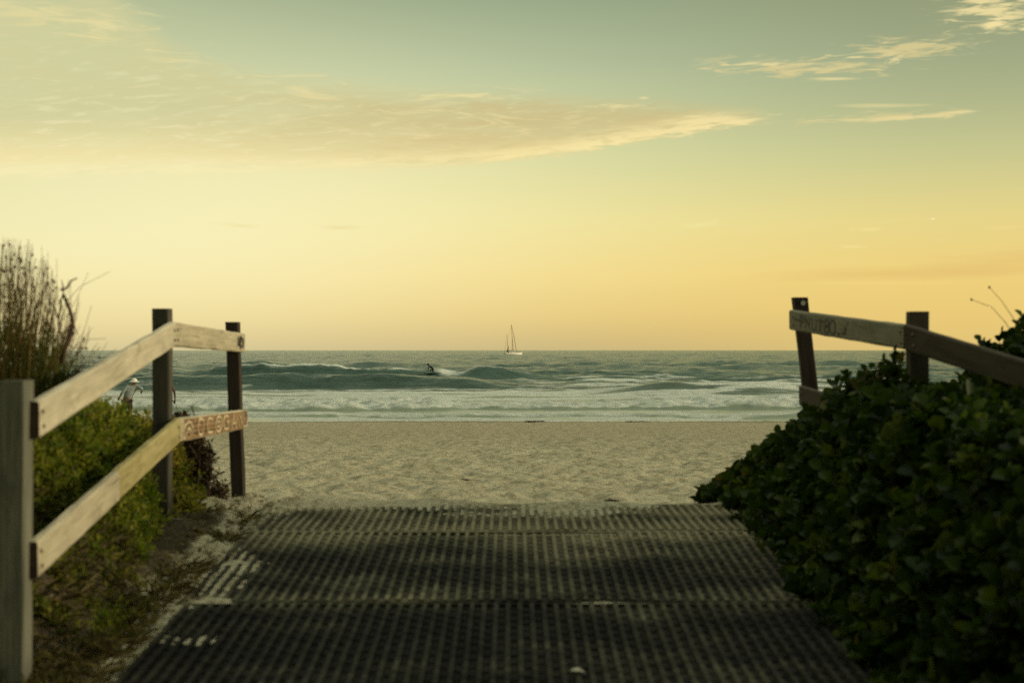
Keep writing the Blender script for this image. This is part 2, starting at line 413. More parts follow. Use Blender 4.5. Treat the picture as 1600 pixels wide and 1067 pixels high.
c = n.mix(n.ss(n.m('ADD', la, n.m('MULTIPLY', n.m('SUBTRACT', n.noise(tc, 18, 4, .7), .5), .7)), .28, .6), c,
          n.ramp(n.noise(tc, 40, 4, .7), [(.35, (.035, .027, .014, 1)), (.65, (.13, .10, .05, 1))]))
n._in(b, 'Base Color', c); b.inputs['Specular IOR Level'].default_value = .2
n._in(b, 'Roughness', n.m('SUBTRACT', .9, n.m('MULTIPLY', n.ss(sz, .14, .03), .45)))
h = n.m('ADD', n.noise(n.mapv(tc, (6, 8, 8)), 1.0, 6, .72), n.m('MULTIPLY', n.noise(tc, 45, 3, .6), .22))
n._in(b, 'Normal', n.bump(h, 1.0, .09))
sandm = m
g = mesh_np('beach_sand', np.stack([X.ravel(), D.ravel(), Z.ravel()], 1), gridfaces(nx, nd_), sandm, attrs={'litter': litter.ravel()})
tag(g, kind='structure')

# ------------------------------------------------------------------ sea
def PX(p, d): return (p - 800.0) / F * d
def prof(s, wf, wb): return np.where(s < 0, np.exp(-(s / wf) ** 2), np.exp(-(s / wb) ** 2))
def win(x, a, b, s): return sstep(a - s, a + s, x) * sstep(b + s, b - s, x)
def waves(x, d):
    x = np.asarray(x, float); d = np.asarray(d, float)
    h = np.zeros_like(x); foam = np.zeros_like(x)
    nzx = lambda sc, seed: fbm(x / sc, x * 0 + seed, seed, 3) - .5
    # 1: the wave the surfer is on
    dc = 150 + 5 * nzx(22, 1) + .010 * (x + 15) ** 2 * .3
    A = 1.30 * win(x, -34, 1.0, 5.5) * (1 + .9 * nzx(6, 2)) * (1 + .5 * nzx(1.9, 52)) + .5 * win(x, -75, -36, 9) + .45 * win(x, 6, 16, 4)
    A = A * (1 - .40 * np.exp(-((x + 6.0) / 1.6) ** 2)) * (1 - .25 * win(x, -16, -9, 2))
    s = d - dc
    h += A * prof(s, 2.3, 14)
    cr = np.clip(A / 1.2, 0, 1)
    f1 = np.exp(-((s - 1.6) / 2.4) ** 2) * sstep(.38, .56, fbm(x / 5, d / 6, 12, 4)) * cr
    f1 = np.maximum(f1, np.exp(-((x + 6.3) / 2.2) ** 2) * np.exp(-((s - .5) / 3.2) ** 2) * .95)
    f1 = np.maximum(f1, np.exp(-((x + 15.5) / 3) ** 2) * np.exp(-((s - 3.0) / 2.5) ** 2) * .75)
    f1 = np.maximum(f1, np.exp(-((x + 2.2) / 2.0) ** 2) * np.exp(-((s - 1.2) / 2) ** 2) * .8)
    f1 = np.maximum(f1, win(s, -14, -5, 2.5) * sstep(.54, .70, fbm(x / 7, d / 1.4, 19, 5)) * win(x, -60, 10, 6) * .55 * (1 - .9 * np.exp(-((x + 21) / 7) ** 2)))
    foam = np.maximum(foam, f1)
    # 2: the swell in front of it
    dc = 113 + 5 * nzx(16, 3)
    A = .92 * win(x, -32, -1, 4) * (1 + .8 * nzx(8, 4)) * (1 + .4 * nzx(2.2, 54)) + .3 * win(x, 0, 12, 3)
    s = d - dc; h += A * prof(s, 2.7, 9)
    foam = np.maximum(foam, np.exp(-((s + 3.2) / 2.2) ** 2) * sstep(.52, .63, fbm(x / 2.6, d / 1.6, 14, 4)) * win(x, -32, -19, 3) * .6)
    foam = np.maximum(foam, win(s, -12, -6.5, 1.5) * sstep(.50, .68, fbm(x / 8, d / 1.5, 15, 5)) * .62)
    # 3: the smooth swell on the right
    dc = 99 + 4 * nzx(14, 5)
    A = .80 * win(x, 8, 21, 3.5) * (1 + .5 * nzx(8, 6)) + .5 * win(x, 22, 50, 5)
    s = d - dc; h += A * prof(s, 3.2, 8)
    foam = np.maximum(foam, win(s, -9, -4.5, 1.5) * sstep(.46, .66, fbm(x / 6, d / 2.0, 16, 4)) * win(x, 2, 40, 4) * .7)
    foam = np.maximum(foam, np.exp(-((x - 37) / 3.5) ** 2) * np.exp(-((d - 141) / 5) ** 2) * .95)
    h += .9 * np.exp(-((x - 37) / 6) ** 2) * prof(d - 138, 3, 8)
    # other low swells
    for (d0, x0, x1, a) in ((128, 3, 14, .5), (140, 8, 26, .45), (172, -20, 30, .5), (186, -70, -10, .6), (205, 0, 70, .7), (240, -90, 20, .7), (262, 10, 80, .8), (124, 24, 44, .45)):
        dcc = d0 + 9 * nzx(18, int(d0)); s = d - dcc
        h += a * win(x, x0, x1, 6) * (1 + nzx(9, int(d0) + 1)) * prof(s, 4, 9)
    foam = np.maximum(foam, win(d, 104, 150, 8) * win(x, 0, 60, 6) * sstep(.50, .66, fbm(x / 8, d / 2.4, 35, 5)) * .72)
    # white water bore
    fr = 71.5 + 2.6 * nzx(9, 7) + 1.0 * nzx(2.2, 8) + .8 * sstep(3, 14, x)
    s = d - fr
    br = sstep(-.35, .30, s) * sstep(17, 6, s + 5 * nzx(7, 23))
    inten = .65 + .5 * sstep(.35, .6, fbm(x / 7, d * 0 + 2, 24, 3))
    h += br * .32 * inten * (.55 + 1.5 * (fbm(x / .9, d / .9, 9, 3) - .4))
    foam = np.maximum(foam, sstep(-.20, .12, s) * sstep(17, 6, s + 5 * nzx(7, 23)) * (.62 + .60 * fbm(x / 1.5, d / 1.1, 10, 4)) * np.clip(inten, .75, 1))
    # patches between
    foam = np.maximum(foam, win(d, 82, 106, 4) * sstep(.34, .60, fbm(x / 10, d / 2.6, 11, 5)) * .95)
    foam = np.maximum(foam, win(d, 100, 140, 8) * sstep(.47, .68, fbm(x / 9, d / 2.6, 33, 5)) * .65 * (1 - .85 * np.exp(-((x + 21) / 7) ** 2)))
    # last little bore and the swash
    fr2 = 63.6 + 1.6 * nzx(6, 27) + .5 * nzx(1.5, 28)
    s2 = d - fr2
    b2 = sstep(-.15, .35, s2) * sstep(3.4, 1.2, s2)
    h += b2 * .16 * (.6 + .9 * fbm(x / 1.2, d / .8, 29, 3))
    foam = np.maximum(foam, b2 * (.40 + .8 * fbm(x / 1.4, d / .8, 30, 4)))
    foam = np.maximum(foam, win(d, 58, 63.6, .8) * sstep(.30, .56, fbm(x / 2.2, d / .9, 13, 5)) * .9)
    foam = np.maximum(foam, win(d, 66, 72, 1.0) * sstep(.52, .68, fbm(x / 3.0, d / 1.0, 18, 5)) * .75 * sstep(-.6, -1.8, s))  # foam kept clear just ahead of the bore, imitating its dark shade line
    # chop
    ch = .06 + .50 * sstep(74, 170, d)
    h += ch * (fbm(x / 7.5, d / 3.6, 101, 4) - .5) * 1.5
    h += .05 * sstep(64, 90, d) * (vnoise(x / .9, d / .6, 120) - .5)
    h += .5 * sstep(170, 500, d) * (fbm(x / 26, d / 11, 140, 3) - .5) * 2
    ld = np.log(np.maximum(d, 1.0))
    h += sstep(95, 220, d) * ((.34 + .26 * sstep(200, 900, d) + .8 * sstep(1500, 9000, d)) * (fbm(x / (d * .020), ld * 26, 160, 4) - .5) * 2 + (.30 + .5 * sstep(300, 1200, d)) * (fbm(x / (d * .045), ld * 11, 165, 3) - .5) * 2)
    h += .17 * sstep(84, 120, d) * (fbm(x / 3.2, d / .9, 170, 4) - .5) * 2
    return h * sstep(56, 66, d) + .16 * (fbm(x / 5.0, d * 0 + 4, 44, 3) - .5) * sstep(72, 62, d), np.clip(foam, 0, 1)
sd = list(np.arange(53, 170, .42))
while sd[-1] < 30000: sd.append(sd[-1] * 1.011)
sd = np.array(sd)
u = np.concatenate([np.linspace(-1.3, -.42, 60)[:-1], np.linspace(-.42, .42, 520), np.linspace(.42, 1.3, 60)[1:]])
SX = u[None, :] * sd[:, None]; SD = np.repeat(sd[:, None], len(u), 1)
SH, SF = waves(SX, SD)
m, n, b = material('sea_water')
tc = n.new('ShaderNodeTexCoord').outputs['Object']
fo = n.new('ShaderNodeAttribute', attribute_name='foam').outputs['Fac']
fsum = n.m('ADD', fo, n.m('MULTIPLY', n.m('SUBTRACT', n.noise(n.mapv(tc, (1.1, 2.2, 2)), 1.0, 7, .75), .5), .95))
fm = n.m('MULTIPLY', n.ss(fsum, .30, .76), n.ss(fo, .03, .2))
sx, sy, sz = n.sep(tc)
wc = n.mix(n.ss(n.noise(n.mapv(tc, (.03, .08, 1)), 1.0, 4, .6), .35, .65), (.028, .062, .047, 1), (.052, .100, .074, 1))
wc = n.mix(n.ss(sy, 115.0, 64.0), wc, (.20, .23, .155, 1))  # paler shallows, base colour also lightened to imitate the bright sky reflection
n._in(b, 'Base Color', wc); b.inputs['Roughness'].default_value = .2; b.inputs['IOR'].default_value = 1.33; b.inputs['Specular IOR Level'].default_value = .42
hb = n.m('ADD', n.noise(n.mapv(tc, (.8, 1.9, 1)), 1.0, 5, .65), n.m('MULTIPLY', n.noise(n.mapv(tc, (.18, .5, 1)), 1.0, 4, .6), 1.6))
n._in(b, 'Normal', n.bump(n.m('MULTIPLY', hb, n.m('ADD', .12, n.m('MULTIPLY', n.ss(sy, 68.0, 90.0), .88))), 1.0, .55))
fb = n.new('ShaderNodeBsdfPrincipled')
n._in(fb, 'Base Color', n.ramp(n.noise(n.mapv(tc, (1.5, 2.5, 2)), 1.0, 5, .7), [(.3, (.58, .64, .54, 1)), (.7, (.86, .88, .77, 1))]))
fb.inputs['Roughness'].default_value = .8; fb.inputs['Specular IOR Level'].default_value = .1
n._in(fb, 'Normal', n.bump(n.noise(n.mapv(tc, (1.4, 2.4, 3)), 1.0, 7, .75), 1.0, .5))
mx = n.new('ShaderNodeMixShader', {0: fm, 1: b.outputs[0], 2: fb.outputs[0]})
n.l.new(mx.outputs[0], n.n['Material Output'].inputs[0])
so_ = mesh_np('sea', np.stack([SX.ravel(), SD.ravel(), SH.ravel()], 1), gridfaces(len(u), len(sd)), m, attrs={'foam': SF.ravel()})
tag(so_, kind='structure')
def seah(x, d): return float(waves(np.array([x]), np.array([d]))[0][0])

# ------------------------------------------------------------------ rubber mats
m, n, b = material('rubber')
tc = n.new('ShaderNodeTexCoord').outputs['Object']
geo = n.new('ShaderNodeNewGeometry').outputs['Position']
gx, gy, gz = n.sep(geo)
dust = n.m('ADD', n.m('MULTIPLY', n.noise(n.mapv(geo, (1.0, 1.6, 1)), 1.0, 7, .72), .75), n.m('MULTIPLY', n.noise(n.mapv(geo, (3.2, 5.5, 1)), 1.0, 6, .75), .25))
fine = n.noise(geo, 55, 4, .7)
ra = n.new('ShaderNodeAttribute', attribute_name='rnd').outputs['Fac']
amt = n.m('ADD', n.m('ADD', n.m('ADD', n.m('MULTIPLY', n.m('SUBTRACT', dust, .5), 2.9), .70), n.m('MULTIPLY', fine, .42)), n.m('MULTIPLY', ra, .19))
amt = n.m('ADD', amt, n.m('SUBTRACT', n.m('MULTIPLY', n.ss(gy, 6.3, 9.4), .62), .26))
def near(y0, w_): return n.m('MULTIPLY', n.m('SUBTRACT', 1.0, n.m('DIVIDE', n.m('ABSOLUTE', n.m('SUBTRACT', gy, y0)), w_), None, True), .38)
amt = n.m('ADD', amt, n.m('ADD', near(6.80, .34), near(8.40, .40)))
c = n.ramp(n.m('MULTIPLY', amt, .6), [(.42, (.007, .0065, .005, 1)), (.60, (.028, .026, .017, 1)), (.74, (.085, .076, .046, 1)), (.92, (.20, .175, .10, 1))])
n._in(b, 'Base Color', c); b.inputs['Roughness'].default_value = .85; b.inputs['Specular IOR Level'].default_value = .12
n._in(b, 'Normal', n.bump(fine, .4, .004))
rubm = m
SL = .075; TH = math.atan(SL)
def rubber_mat(d0, d1, x0, x1, label, sl=SL):
    TH = math.atan(sl); z0 = float(1.284 + SL * min(d0, 8.4)); L = (d1 - d0) / math.cos(TH)
    root = empty('rubber_mat', (0, d0, z0), label, 'mat', 'rubber mats laid end to end down the path')
    root.rotation_euler = (TH, 0, 0)
    def warp(x, y): return .006 * math.sin(x * 2.1 + d0 * 3) * math.sin(y * 2.7 + d0) 
    mb = MB()
    # backing sheet with a rim
    nxx, nyy = 32, 14
    V = []; Fs = []
    for j in range(nyy + 1):
        for i in range(nxx + 1):
            x = x0 + (x1 - x0) * i / nxx; y = .01 + (L - .02) * j / nyy
            V.append((x, y, .004 + warp(x, y)))
    for j in range(nyy):
        for i in range(nxx):
            k = j * (nxx + 1) + i; Fs.append((k, k + 1, k + nxx + 2, k + nxx + 1))
    mb.add(V, Fs, None, 0.0)
    back = mb.build('backing', rubm, root, smooth=True)
    rb = MB(); pitch = .056; k = 0
    step = .055; ny = int(L / step)
    x = x0 + .02
    while x < x1 - .01:
        V = []; Fs = []
        for j in range(ny + 1):
            y = .012 + (L - .024) * j / ny
            knob = 1 if j % 2 == k % 2 else 0
            hw = .0085 + .0035 * knob; top = .0195 + .003 * knob + .003 * math.sin(x * 9 + y * 4 + d0) * math.sin(y * 6 - x * 3) + warp(x, y) + random.uniform(-.001, .001)
            for (u_, v_) in ((-hw - .004, .004 + warp(x, y)), (-hw, top), (hw, top), (hw + .004, .004 + warp(x, y))):
                V.append((x + u_ + random.uniform(-.0008, .0008), y, v_))
        for j in range(ny):
            for i in range(3):
                a = j * 4 + i; Fs.append((a, a + 1, a + 5, a + 4))
        Fs.append((0, 1, 2, 3)); Fs.append(tuple(ny * 4 + i for i in (3, 2, 1, 0)))
        rb.add(V, Fs, None, 1.0)
        # cross links to the next rib
        if x + pitch < x1 - .01:
            for j in range(ny // 2 + 1):
                y = .02 + step * (2 * j + (k % 2)) * (L - .024) / (ny * step)
                if y > L - .03: continue
                w_ = warp(x, y)
                a0, a1, y0, y1, t = x + .012, x + pitch - .012, y - .009, y + .009, .0105 + w_
                rb.add([(a0, y0, .003 + w_), (a1, y0, .003 + w_), (a1, y1, .003 + w_), (a0, y1, .003 + w_), (a0, y0 + .003, t), (a1, y0 + .003, t), (a1, y1 - .003, t), (a0, y1 - .003, t)],
                       [(4, 5, 6, 7), (0, 1, 5, 4), (2, 3, 7, 6)], None, .15)
        x += pitch; k += 1
    rb.build('rib', rubm, root, smooth=False)
    # the hems across the two short ends
    for yy in (.014, L - .014):
        hb_ = MB(); N = 30
        pts = [(x0 + (x1 - x0) * i / N, yy, .0105 + warp(x0 + (x1 - x0) * i / N, yy)) for i in range(N + 1)]
        hb_.beam(pts[0], pts[-1], (0, 1, 0), (0, 0, 1), .022, .012, .003, 30)
        hb_.build('hem', rubm, root)
    return root
rubber_mat(5.05, 6.735, -1.55, 1.55, 'dark ribbed rubber mat nearest the viewer, blackest of the three')
rubber_mat(6.765, 8.385, -1.57, 1.53, 'middle ribbed rubber mat between two sandy seams, beside the low fence')
rubber_mat(8.415, 9.55, -1.60, 1.52, 'farthest ribbed rubber mat, half buried in pale sand at the beach', .0317)

# ------------------------------------------------------------------ fences
W_pale = wood('pale_timber', (.27, .235, .16, 1), (.58, .52, .37, 1), .22, (.20, .17, .08, 1))
W_pale2 = wood('pale_timber_two', (.22, .19, .125, 1), (.50, .44, .30, 1), .30, (.16, .15, .05, 1))
W_moss = wood('mossy_timber', (.20, .165, .06, 1), (.40, .34, .16, 1), .55, (.16, .15, .035, 1))
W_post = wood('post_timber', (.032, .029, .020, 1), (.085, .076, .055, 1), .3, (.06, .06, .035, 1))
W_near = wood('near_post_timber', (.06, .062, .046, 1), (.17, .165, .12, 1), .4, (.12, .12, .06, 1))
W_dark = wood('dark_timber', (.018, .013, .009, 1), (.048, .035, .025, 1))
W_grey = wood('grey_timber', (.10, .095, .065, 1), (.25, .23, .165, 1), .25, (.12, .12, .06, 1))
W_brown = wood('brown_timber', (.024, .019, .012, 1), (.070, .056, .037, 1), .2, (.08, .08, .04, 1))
M_ink = flat('black_marker', (.022, .020, .016), .7)
M_white = flat('pale_paint', (.46, .385, .235), .8, .35, 18)
M_red = flat('red_brown_paint', (.20, .118, .052), .85, .55, 14)
M_steel = flat('zinc', (.45, .46, .44), .45, .1, 30, .6)

W_end = wood('sawn_end', (.012, .008, .005, 1), (.045, .030, .018, 1))
M_bolt = flat('rusty_bolt', (.15, .115, .075), .7, .3, 80)
def unit(v): v = np.array(v, float); return v / np.linalg.norm(v)
def rail(parent, off, p0, p1, side, mat, hgt=.145, th=.044, seed=0, name='rail'):
    """p0/p1: top edge of the face towards the path; side: +1 path lies at +x, -1 at -x"""
    p0 = np.array(p0); p1 = np.array(p1)
    ax = unit([p1[0] - p0[0], p1[1] - p0[1], 0])
    nrm = unit(np.cross(ax, (0, 0, 1)));  nrm = nrm * (1 if nrm[0] * side > 0 else -1)
    sl = (p1[2] - p0[2]) / np.linalg.norm((p1 - p0)[:2]); hh = hgt * math.sqrt(1 + sl * sl)
    c0 = p0 - nrm * th / 2 - np.array([0, 0, hh / 2]); c1 = p1 - nrm * th / 2 - np.array([0, 0, hh / 2])
    mb = MB(); mb.beam(c0, c1, nrm, (0, 0, 1), th, hh, .009, 14, .0004, seed)
    o = mb.build(name, mat, parent, off, smooth=False)
    o.data.materials.append(W_end)
    for q_ in mb.caps: o.data.polygons[q_].material_index = 1
    return o, dict(p0=p0, ax=unit(p1 - p0), n=nrm, up=np.array([0, 0, 1.0]), L=np.linalg.norm(p1 - p0), h=hh)
def post(parent, off, x0, x1, d, zt, zb, mat, depth=.1, lean=0.0, seed=0):
    mb = MB()
    xc = (x0 + x1) / 2
    mb.beam((xc + lean, d + depth / 2, zb), (xc, d + depth / 2, zt), (1, 0, 0), (0, 1, 0), abs(x1 - x0), depth, .006, 10, .0015, seed)
    return mb.build('post', mat, parent, off, smooth=False)
def strokes(o, fr, off, polys, wd, mat, name='graffiti', lift=.0035):
    mb = MB()
    for pl in polys:
        wdt = wd
        pts = [fr['p0'] + fr['ax'] * a + fr['up'] * b_ + fr['n'] * lift for a, b_ in pl]
        P = np.array(pl, float); V = []; Fs = []
        for k in range(len(P)):
            t = P[min(k + 1, len(P) - 1)] - P[max(k - 1, 0)]; t = t / (np.linalg.norm(t) + 1e-9)
            q = np.array([-t[1], t[0]]) * wdt / 2
            for s_, lf in ((1, 0), (1, 1), (-1, 1), (-1, 0)):
                a, b_ = P[k] + q * s_
                V.append(fr['p0'] + fr['ax'] * a + fr['up'] * b_ + fr['n'] * (lift if lf else -.001))
        for k in range(len(P) - 1):
            for i in range(4):
                q2 = (i + 1) % 4; Fs.append((k * 4 + i, k * 4 + q2, k * 4 + 4 + q2, k * 4 + 4 + i))
        Fs.append((0, 1, 2, 3)); e = (len(P) - 1) * 4; Fs.append((e + 3, e + 2, e + 1, e))
        mb.add(V, Fs)
    return mb.build(name, mat, o, off, smooth=False)
def arc(cx, cy, rx, ry, a0, a1, n_=12):
    return [(cx + rx * math.cos(math.radians(a0 + (a1 - a0) * i / n_)), cy + ry * math.sin(math.radians(a0 + (a1 - a0) * i / n_))) for i in range(n_ + 1)]

# left fence
L0, L1, L2 = 5.55, 8.5, 10.95
fx = lambda p, d: (p - 800) / F * d
rootL = empty('wooden_fence', (-1.95, 7.6, 1.7), 'pale weathered two rail timber fence on the left beside rush and green bank', 'fence')
off = np.array(rootL.location)
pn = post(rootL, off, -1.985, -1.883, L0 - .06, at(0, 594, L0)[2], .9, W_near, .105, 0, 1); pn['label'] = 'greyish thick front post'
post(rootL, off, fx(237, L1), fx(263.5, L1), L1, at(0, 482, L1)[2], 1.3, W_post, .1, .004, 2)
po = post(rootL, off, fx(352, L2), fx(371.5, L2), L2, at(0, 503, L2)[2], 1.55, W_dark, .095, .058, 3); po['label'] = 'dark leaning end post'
a0, a1, a2 = at(62, 627, L0), at(275, 502.5, L1), at(383, 521, L2 + .1)
r1, f1 = rail(rootL, off, a0, a1, 1, W_pale, seed=4)
r2, f2 = rail(rootL, off, a1 + np.array([-.004, .004, -.003]), a2, 1, W_pale2, seed=5)
lx = f2['L']
sc = []
for i in range(9):
    x_ = lx - .36 + .035 * i
    sc.append([(x_ + random.uniform(-.02, .02), -.02 - random.uniform(0, .03)), (x_ + random.uniform(-.02, .03), -.07 + random.uniform(-.02, .02)), (x_ + random.uniform(-.02, .05), -.12 + random.uniform(-.01, .02))])
strokes(r2, f2, off, sc + [arc(lx - .2, -.07, .07, .04, 0, 330)], .008, M_ink)
b0, bm, b1, b2 = at(60, 846, L0), None, at(283, 652.5, L1 + .06), at(387, 639.5, L2 + .12)
tm = .46
bm = b0 + (b1 - b0) * tm
r3, f3 = rail(rootL, off, b0, bm, 1, W_pale2, seed=6)
r4, f4 = rail(rootL, off, bm + np.array([-.003, .004, .002]), b1, 1, W_moss, seed=7)
r5, f5 = rail(rootL, off, b1 + np.array([-.003, .004, -.002]), b2, 1, W_pale2, seed=8)
# bubble letters on a red brown patch
Lg = f5['L']
patch = [[(.10 + .0, -.030), (Lg - .03, -.030)], [(.12, -.062), (Lg - .02, -.062)], [(.09, -.094), (Lg - .05, -.094)], [(.15, -.118), (Lg - .2, -.118)]]
strokes(r5, f5, off, patch, .040, M_red, lift=.0030)
lt = [arc(.22, -.105, .15, .075, 200, -10), arc(.23, -.115, .07, .045, 180, 0)]
xw = Lg / 7.2
for i, kind in enumerate('CCOGAN'):
    cx = .62 + i * (Lg - .75) / 5.6
    if kind == 'G': lt += [arc(cx, -.072, .12, .05, 50, 320), [(cx + .09, -.105), (cx + .10, -.07), (cx + .02, -.07)]]
    if kind == 'C': lt += [arc(cx, -.072, .11, .05, 40, 310)]
    if kind == 'O': lt += [arc(cx, -.072, .11, .05, 0, 360, 18), arc(cx, -.072, .04, .02, 0, 360, 10)]
    if kind == 'A': lt += [[(cx - .11, -.125), (cx, -.022), (cx + .11, -.125)], [(cx - .06, -.085), (cx + .06, -.085)]]
    if kind == 'N': lt += [[(cx - .09, -.125), (cx - .08, -.025), (cx + .07, -.12), (cx + .09, -.02)]]
lt = [[(a + random.uniform(-.012, .012), b_ + random.uniform(-.006, .006)) for a, b_ in pl] for pl in lt]
strokes(r5, f5, off, lt, .015, M_white, lift=.0050)

# right fence
R1, R2, RN = 8.2, 10.55, 6.5
rootR = empty('wooden_fence', (2.3, 8.3, 1.7), 'dark timber fence on the right half buried in leafy bush', 'fence')
off = np.array(rootR.location)
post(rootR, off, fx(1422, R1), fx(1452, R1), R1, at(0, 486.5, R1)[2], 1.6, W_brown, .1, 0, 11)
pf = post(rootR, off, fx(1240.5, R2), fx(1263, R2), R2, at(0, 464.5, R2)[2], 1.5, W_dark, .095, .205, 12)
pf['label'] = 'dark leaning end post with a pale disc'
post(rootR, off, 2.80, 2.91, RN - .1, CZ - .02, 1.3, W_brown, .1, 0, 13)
c0, c1, c2 = at(1233, 484.5, R2 - .06), at(1412, 507, R1 - .02), np.array([2.775, RN - .12, 0])
c2[2] = CZ - (580 - HY) / F * 7.1 - .09
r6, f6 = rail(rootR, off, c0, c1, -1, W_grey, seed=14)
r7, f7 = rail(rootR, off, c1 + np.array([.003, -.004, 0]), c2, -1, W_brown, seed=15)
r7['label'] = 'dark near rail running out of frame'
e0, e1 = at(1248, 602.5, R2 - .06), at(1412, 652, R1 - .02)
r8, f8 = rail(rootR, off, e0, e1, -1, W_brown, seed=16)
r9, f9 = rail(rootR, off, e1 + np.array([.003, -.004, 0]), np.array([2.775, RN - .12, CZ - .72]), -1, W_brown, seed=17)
# marker scrawl: - P N U T 8 0 . . /
k = f6['L'] / 180.0     # metres of rail per photograph pixel, roughly
mk = []
X0 = .16 * f6['L'] / 2.4
def cw(cx): return cx * f6['L'] * 1.0
S = f6['L']
mk += [[(S * .055, -.058), (S * .115, -.062)]]
mk += [[(S * .125, -.115), (S * .128, -.030)], arc(S * .128, -.052, S * .030, .024, 95, -95, 8)]
mk += [[(S * .180, -.115), (S * .182, -.035), (S * .215, -.105), (S * .220, -.030)]]
mk += [[(S * .245, -.035), (S * .245, -.085)] + arc(S * .265, -.088, S * .020, .030, 180, 360, 8) + [(S * .286, -.035)]]
mk += [[(S * .305, -.045), (S * .350, -.045)], [(S * .327, -.045), (S * .325, -.115)]]
mk += [arc(S * .385, -.055, S * .018, .024, 0, 360, 12), arc(S * .385, -.100, S * .022, .024, 0, 360, 12)]
mk += [arc(S * .440, -.078, S * .026, .046, 0, 360, 14)]
mk += [[(S * .485, -.115), (S * .500, -.118)], [(S * .520, -.112), (S * .535, -.108)], [(S * .555, -.060), (S * .548, -.115)], [(S * .57, -.035), (S * .575, -.045)]]
strokes(r6, f6, off, mk, .015, M_ink)
def bolt(o, fr, a, b_):
    mb = MB(); c = fr['p0'] + fr['ax'] * a + fr['up'] * b_
    mb.tube([c - fr['n'] * .002, c + fr['n'] * .006, c + fr['n'] * .009], [.009, .0085, .004], 8)
    mb.build('bolt', M_bolt, o, off)
for (o_, fr_, of_, spots) in ((r1, f1, rootL, (.04, f1['L'] - .06)), (r2, f2, rootL, (.05, f2['L'] - .12)), (r3, f3, rootL, (.04,)), (r4, f4, rootL, (f4['L'] - .08,)), (r5, f5, rootL, (f5['L'] - .13,)),
                        (r6, f6, rootR, (.10, f6['L'] - .05)), (r7, f7, rootR, (.09,)), (r8, f8, rootR, (.09,))):
    off = np.array(of_.location)
    for a in spots:
        bolt(o_, fr_, a, -.045); bolt(o_, fr_, a + .012, -.105)
off = np.array(rootR.location)
disc = MB(); pc = at(1255.0, 473.5, R2)
ring = [(pc[0] + .018 * math.cos(a), R2 - .004, pc[2] + .018 * math.sin(a)) for a in np.linspace(0, 2 * math.pi, 17)[:-1]]
ring2 = [(q[0] + .0, R2 + .002, q[2]) for q in ring]
disc.add(ring + ring2, [tuple(range(16))] + [(i, (i + 1) % 16, 16 + (i + 1) % 16, 16 + i) for i in range(16)])
disc.build('disc', M_steel, pf, off, smooth=False)

# ------------------------------------------------------------------ foliage
TS = np.array([0, .22, .55, .85, 1.0, .22, .55, .85])
TW = np.array([0, .34, .50, .30, 0, -.34, -.50, -.30])
def leaves(pos, axis_, nrm, L, W, fold, curl, rnd):
    pos = np.asarray(pos); a = axis_ / np.linalg.norm(axis_, axis=1, keepdims=True)
    nn = nrm - a * (nrm * a).sum(1, keepdims=True); nn /= (np.linalg.norm(nn, axis=1, keepdims=True) + 1e-9)
    bb = np.cross(a, nn)
    L = np.asarray(L)[:, None, None]; W = np.asarray(W)[:, None, None]
    V = pos[:, None, :] + L * TS[None, :, None] * a[:, None, :] + W * TW[None, :, None] * bb[:, None, :] \
        + (W * fold * np.abs(TW)[None, :, None] - L * curl * (TS ** 2)[None, :, None]) * nn[:, None, :]
    N = len(pos); i = np.arange(N)[:, None] * 8
    Fs = np.concatenate([i + np.array([[0, 1, 2, 3, 4]]), i + np.array([[0, 4, 7, 6, 5]])])
    return V.reshape(-1, 3), Fs, np.repeat(rnd, 8)
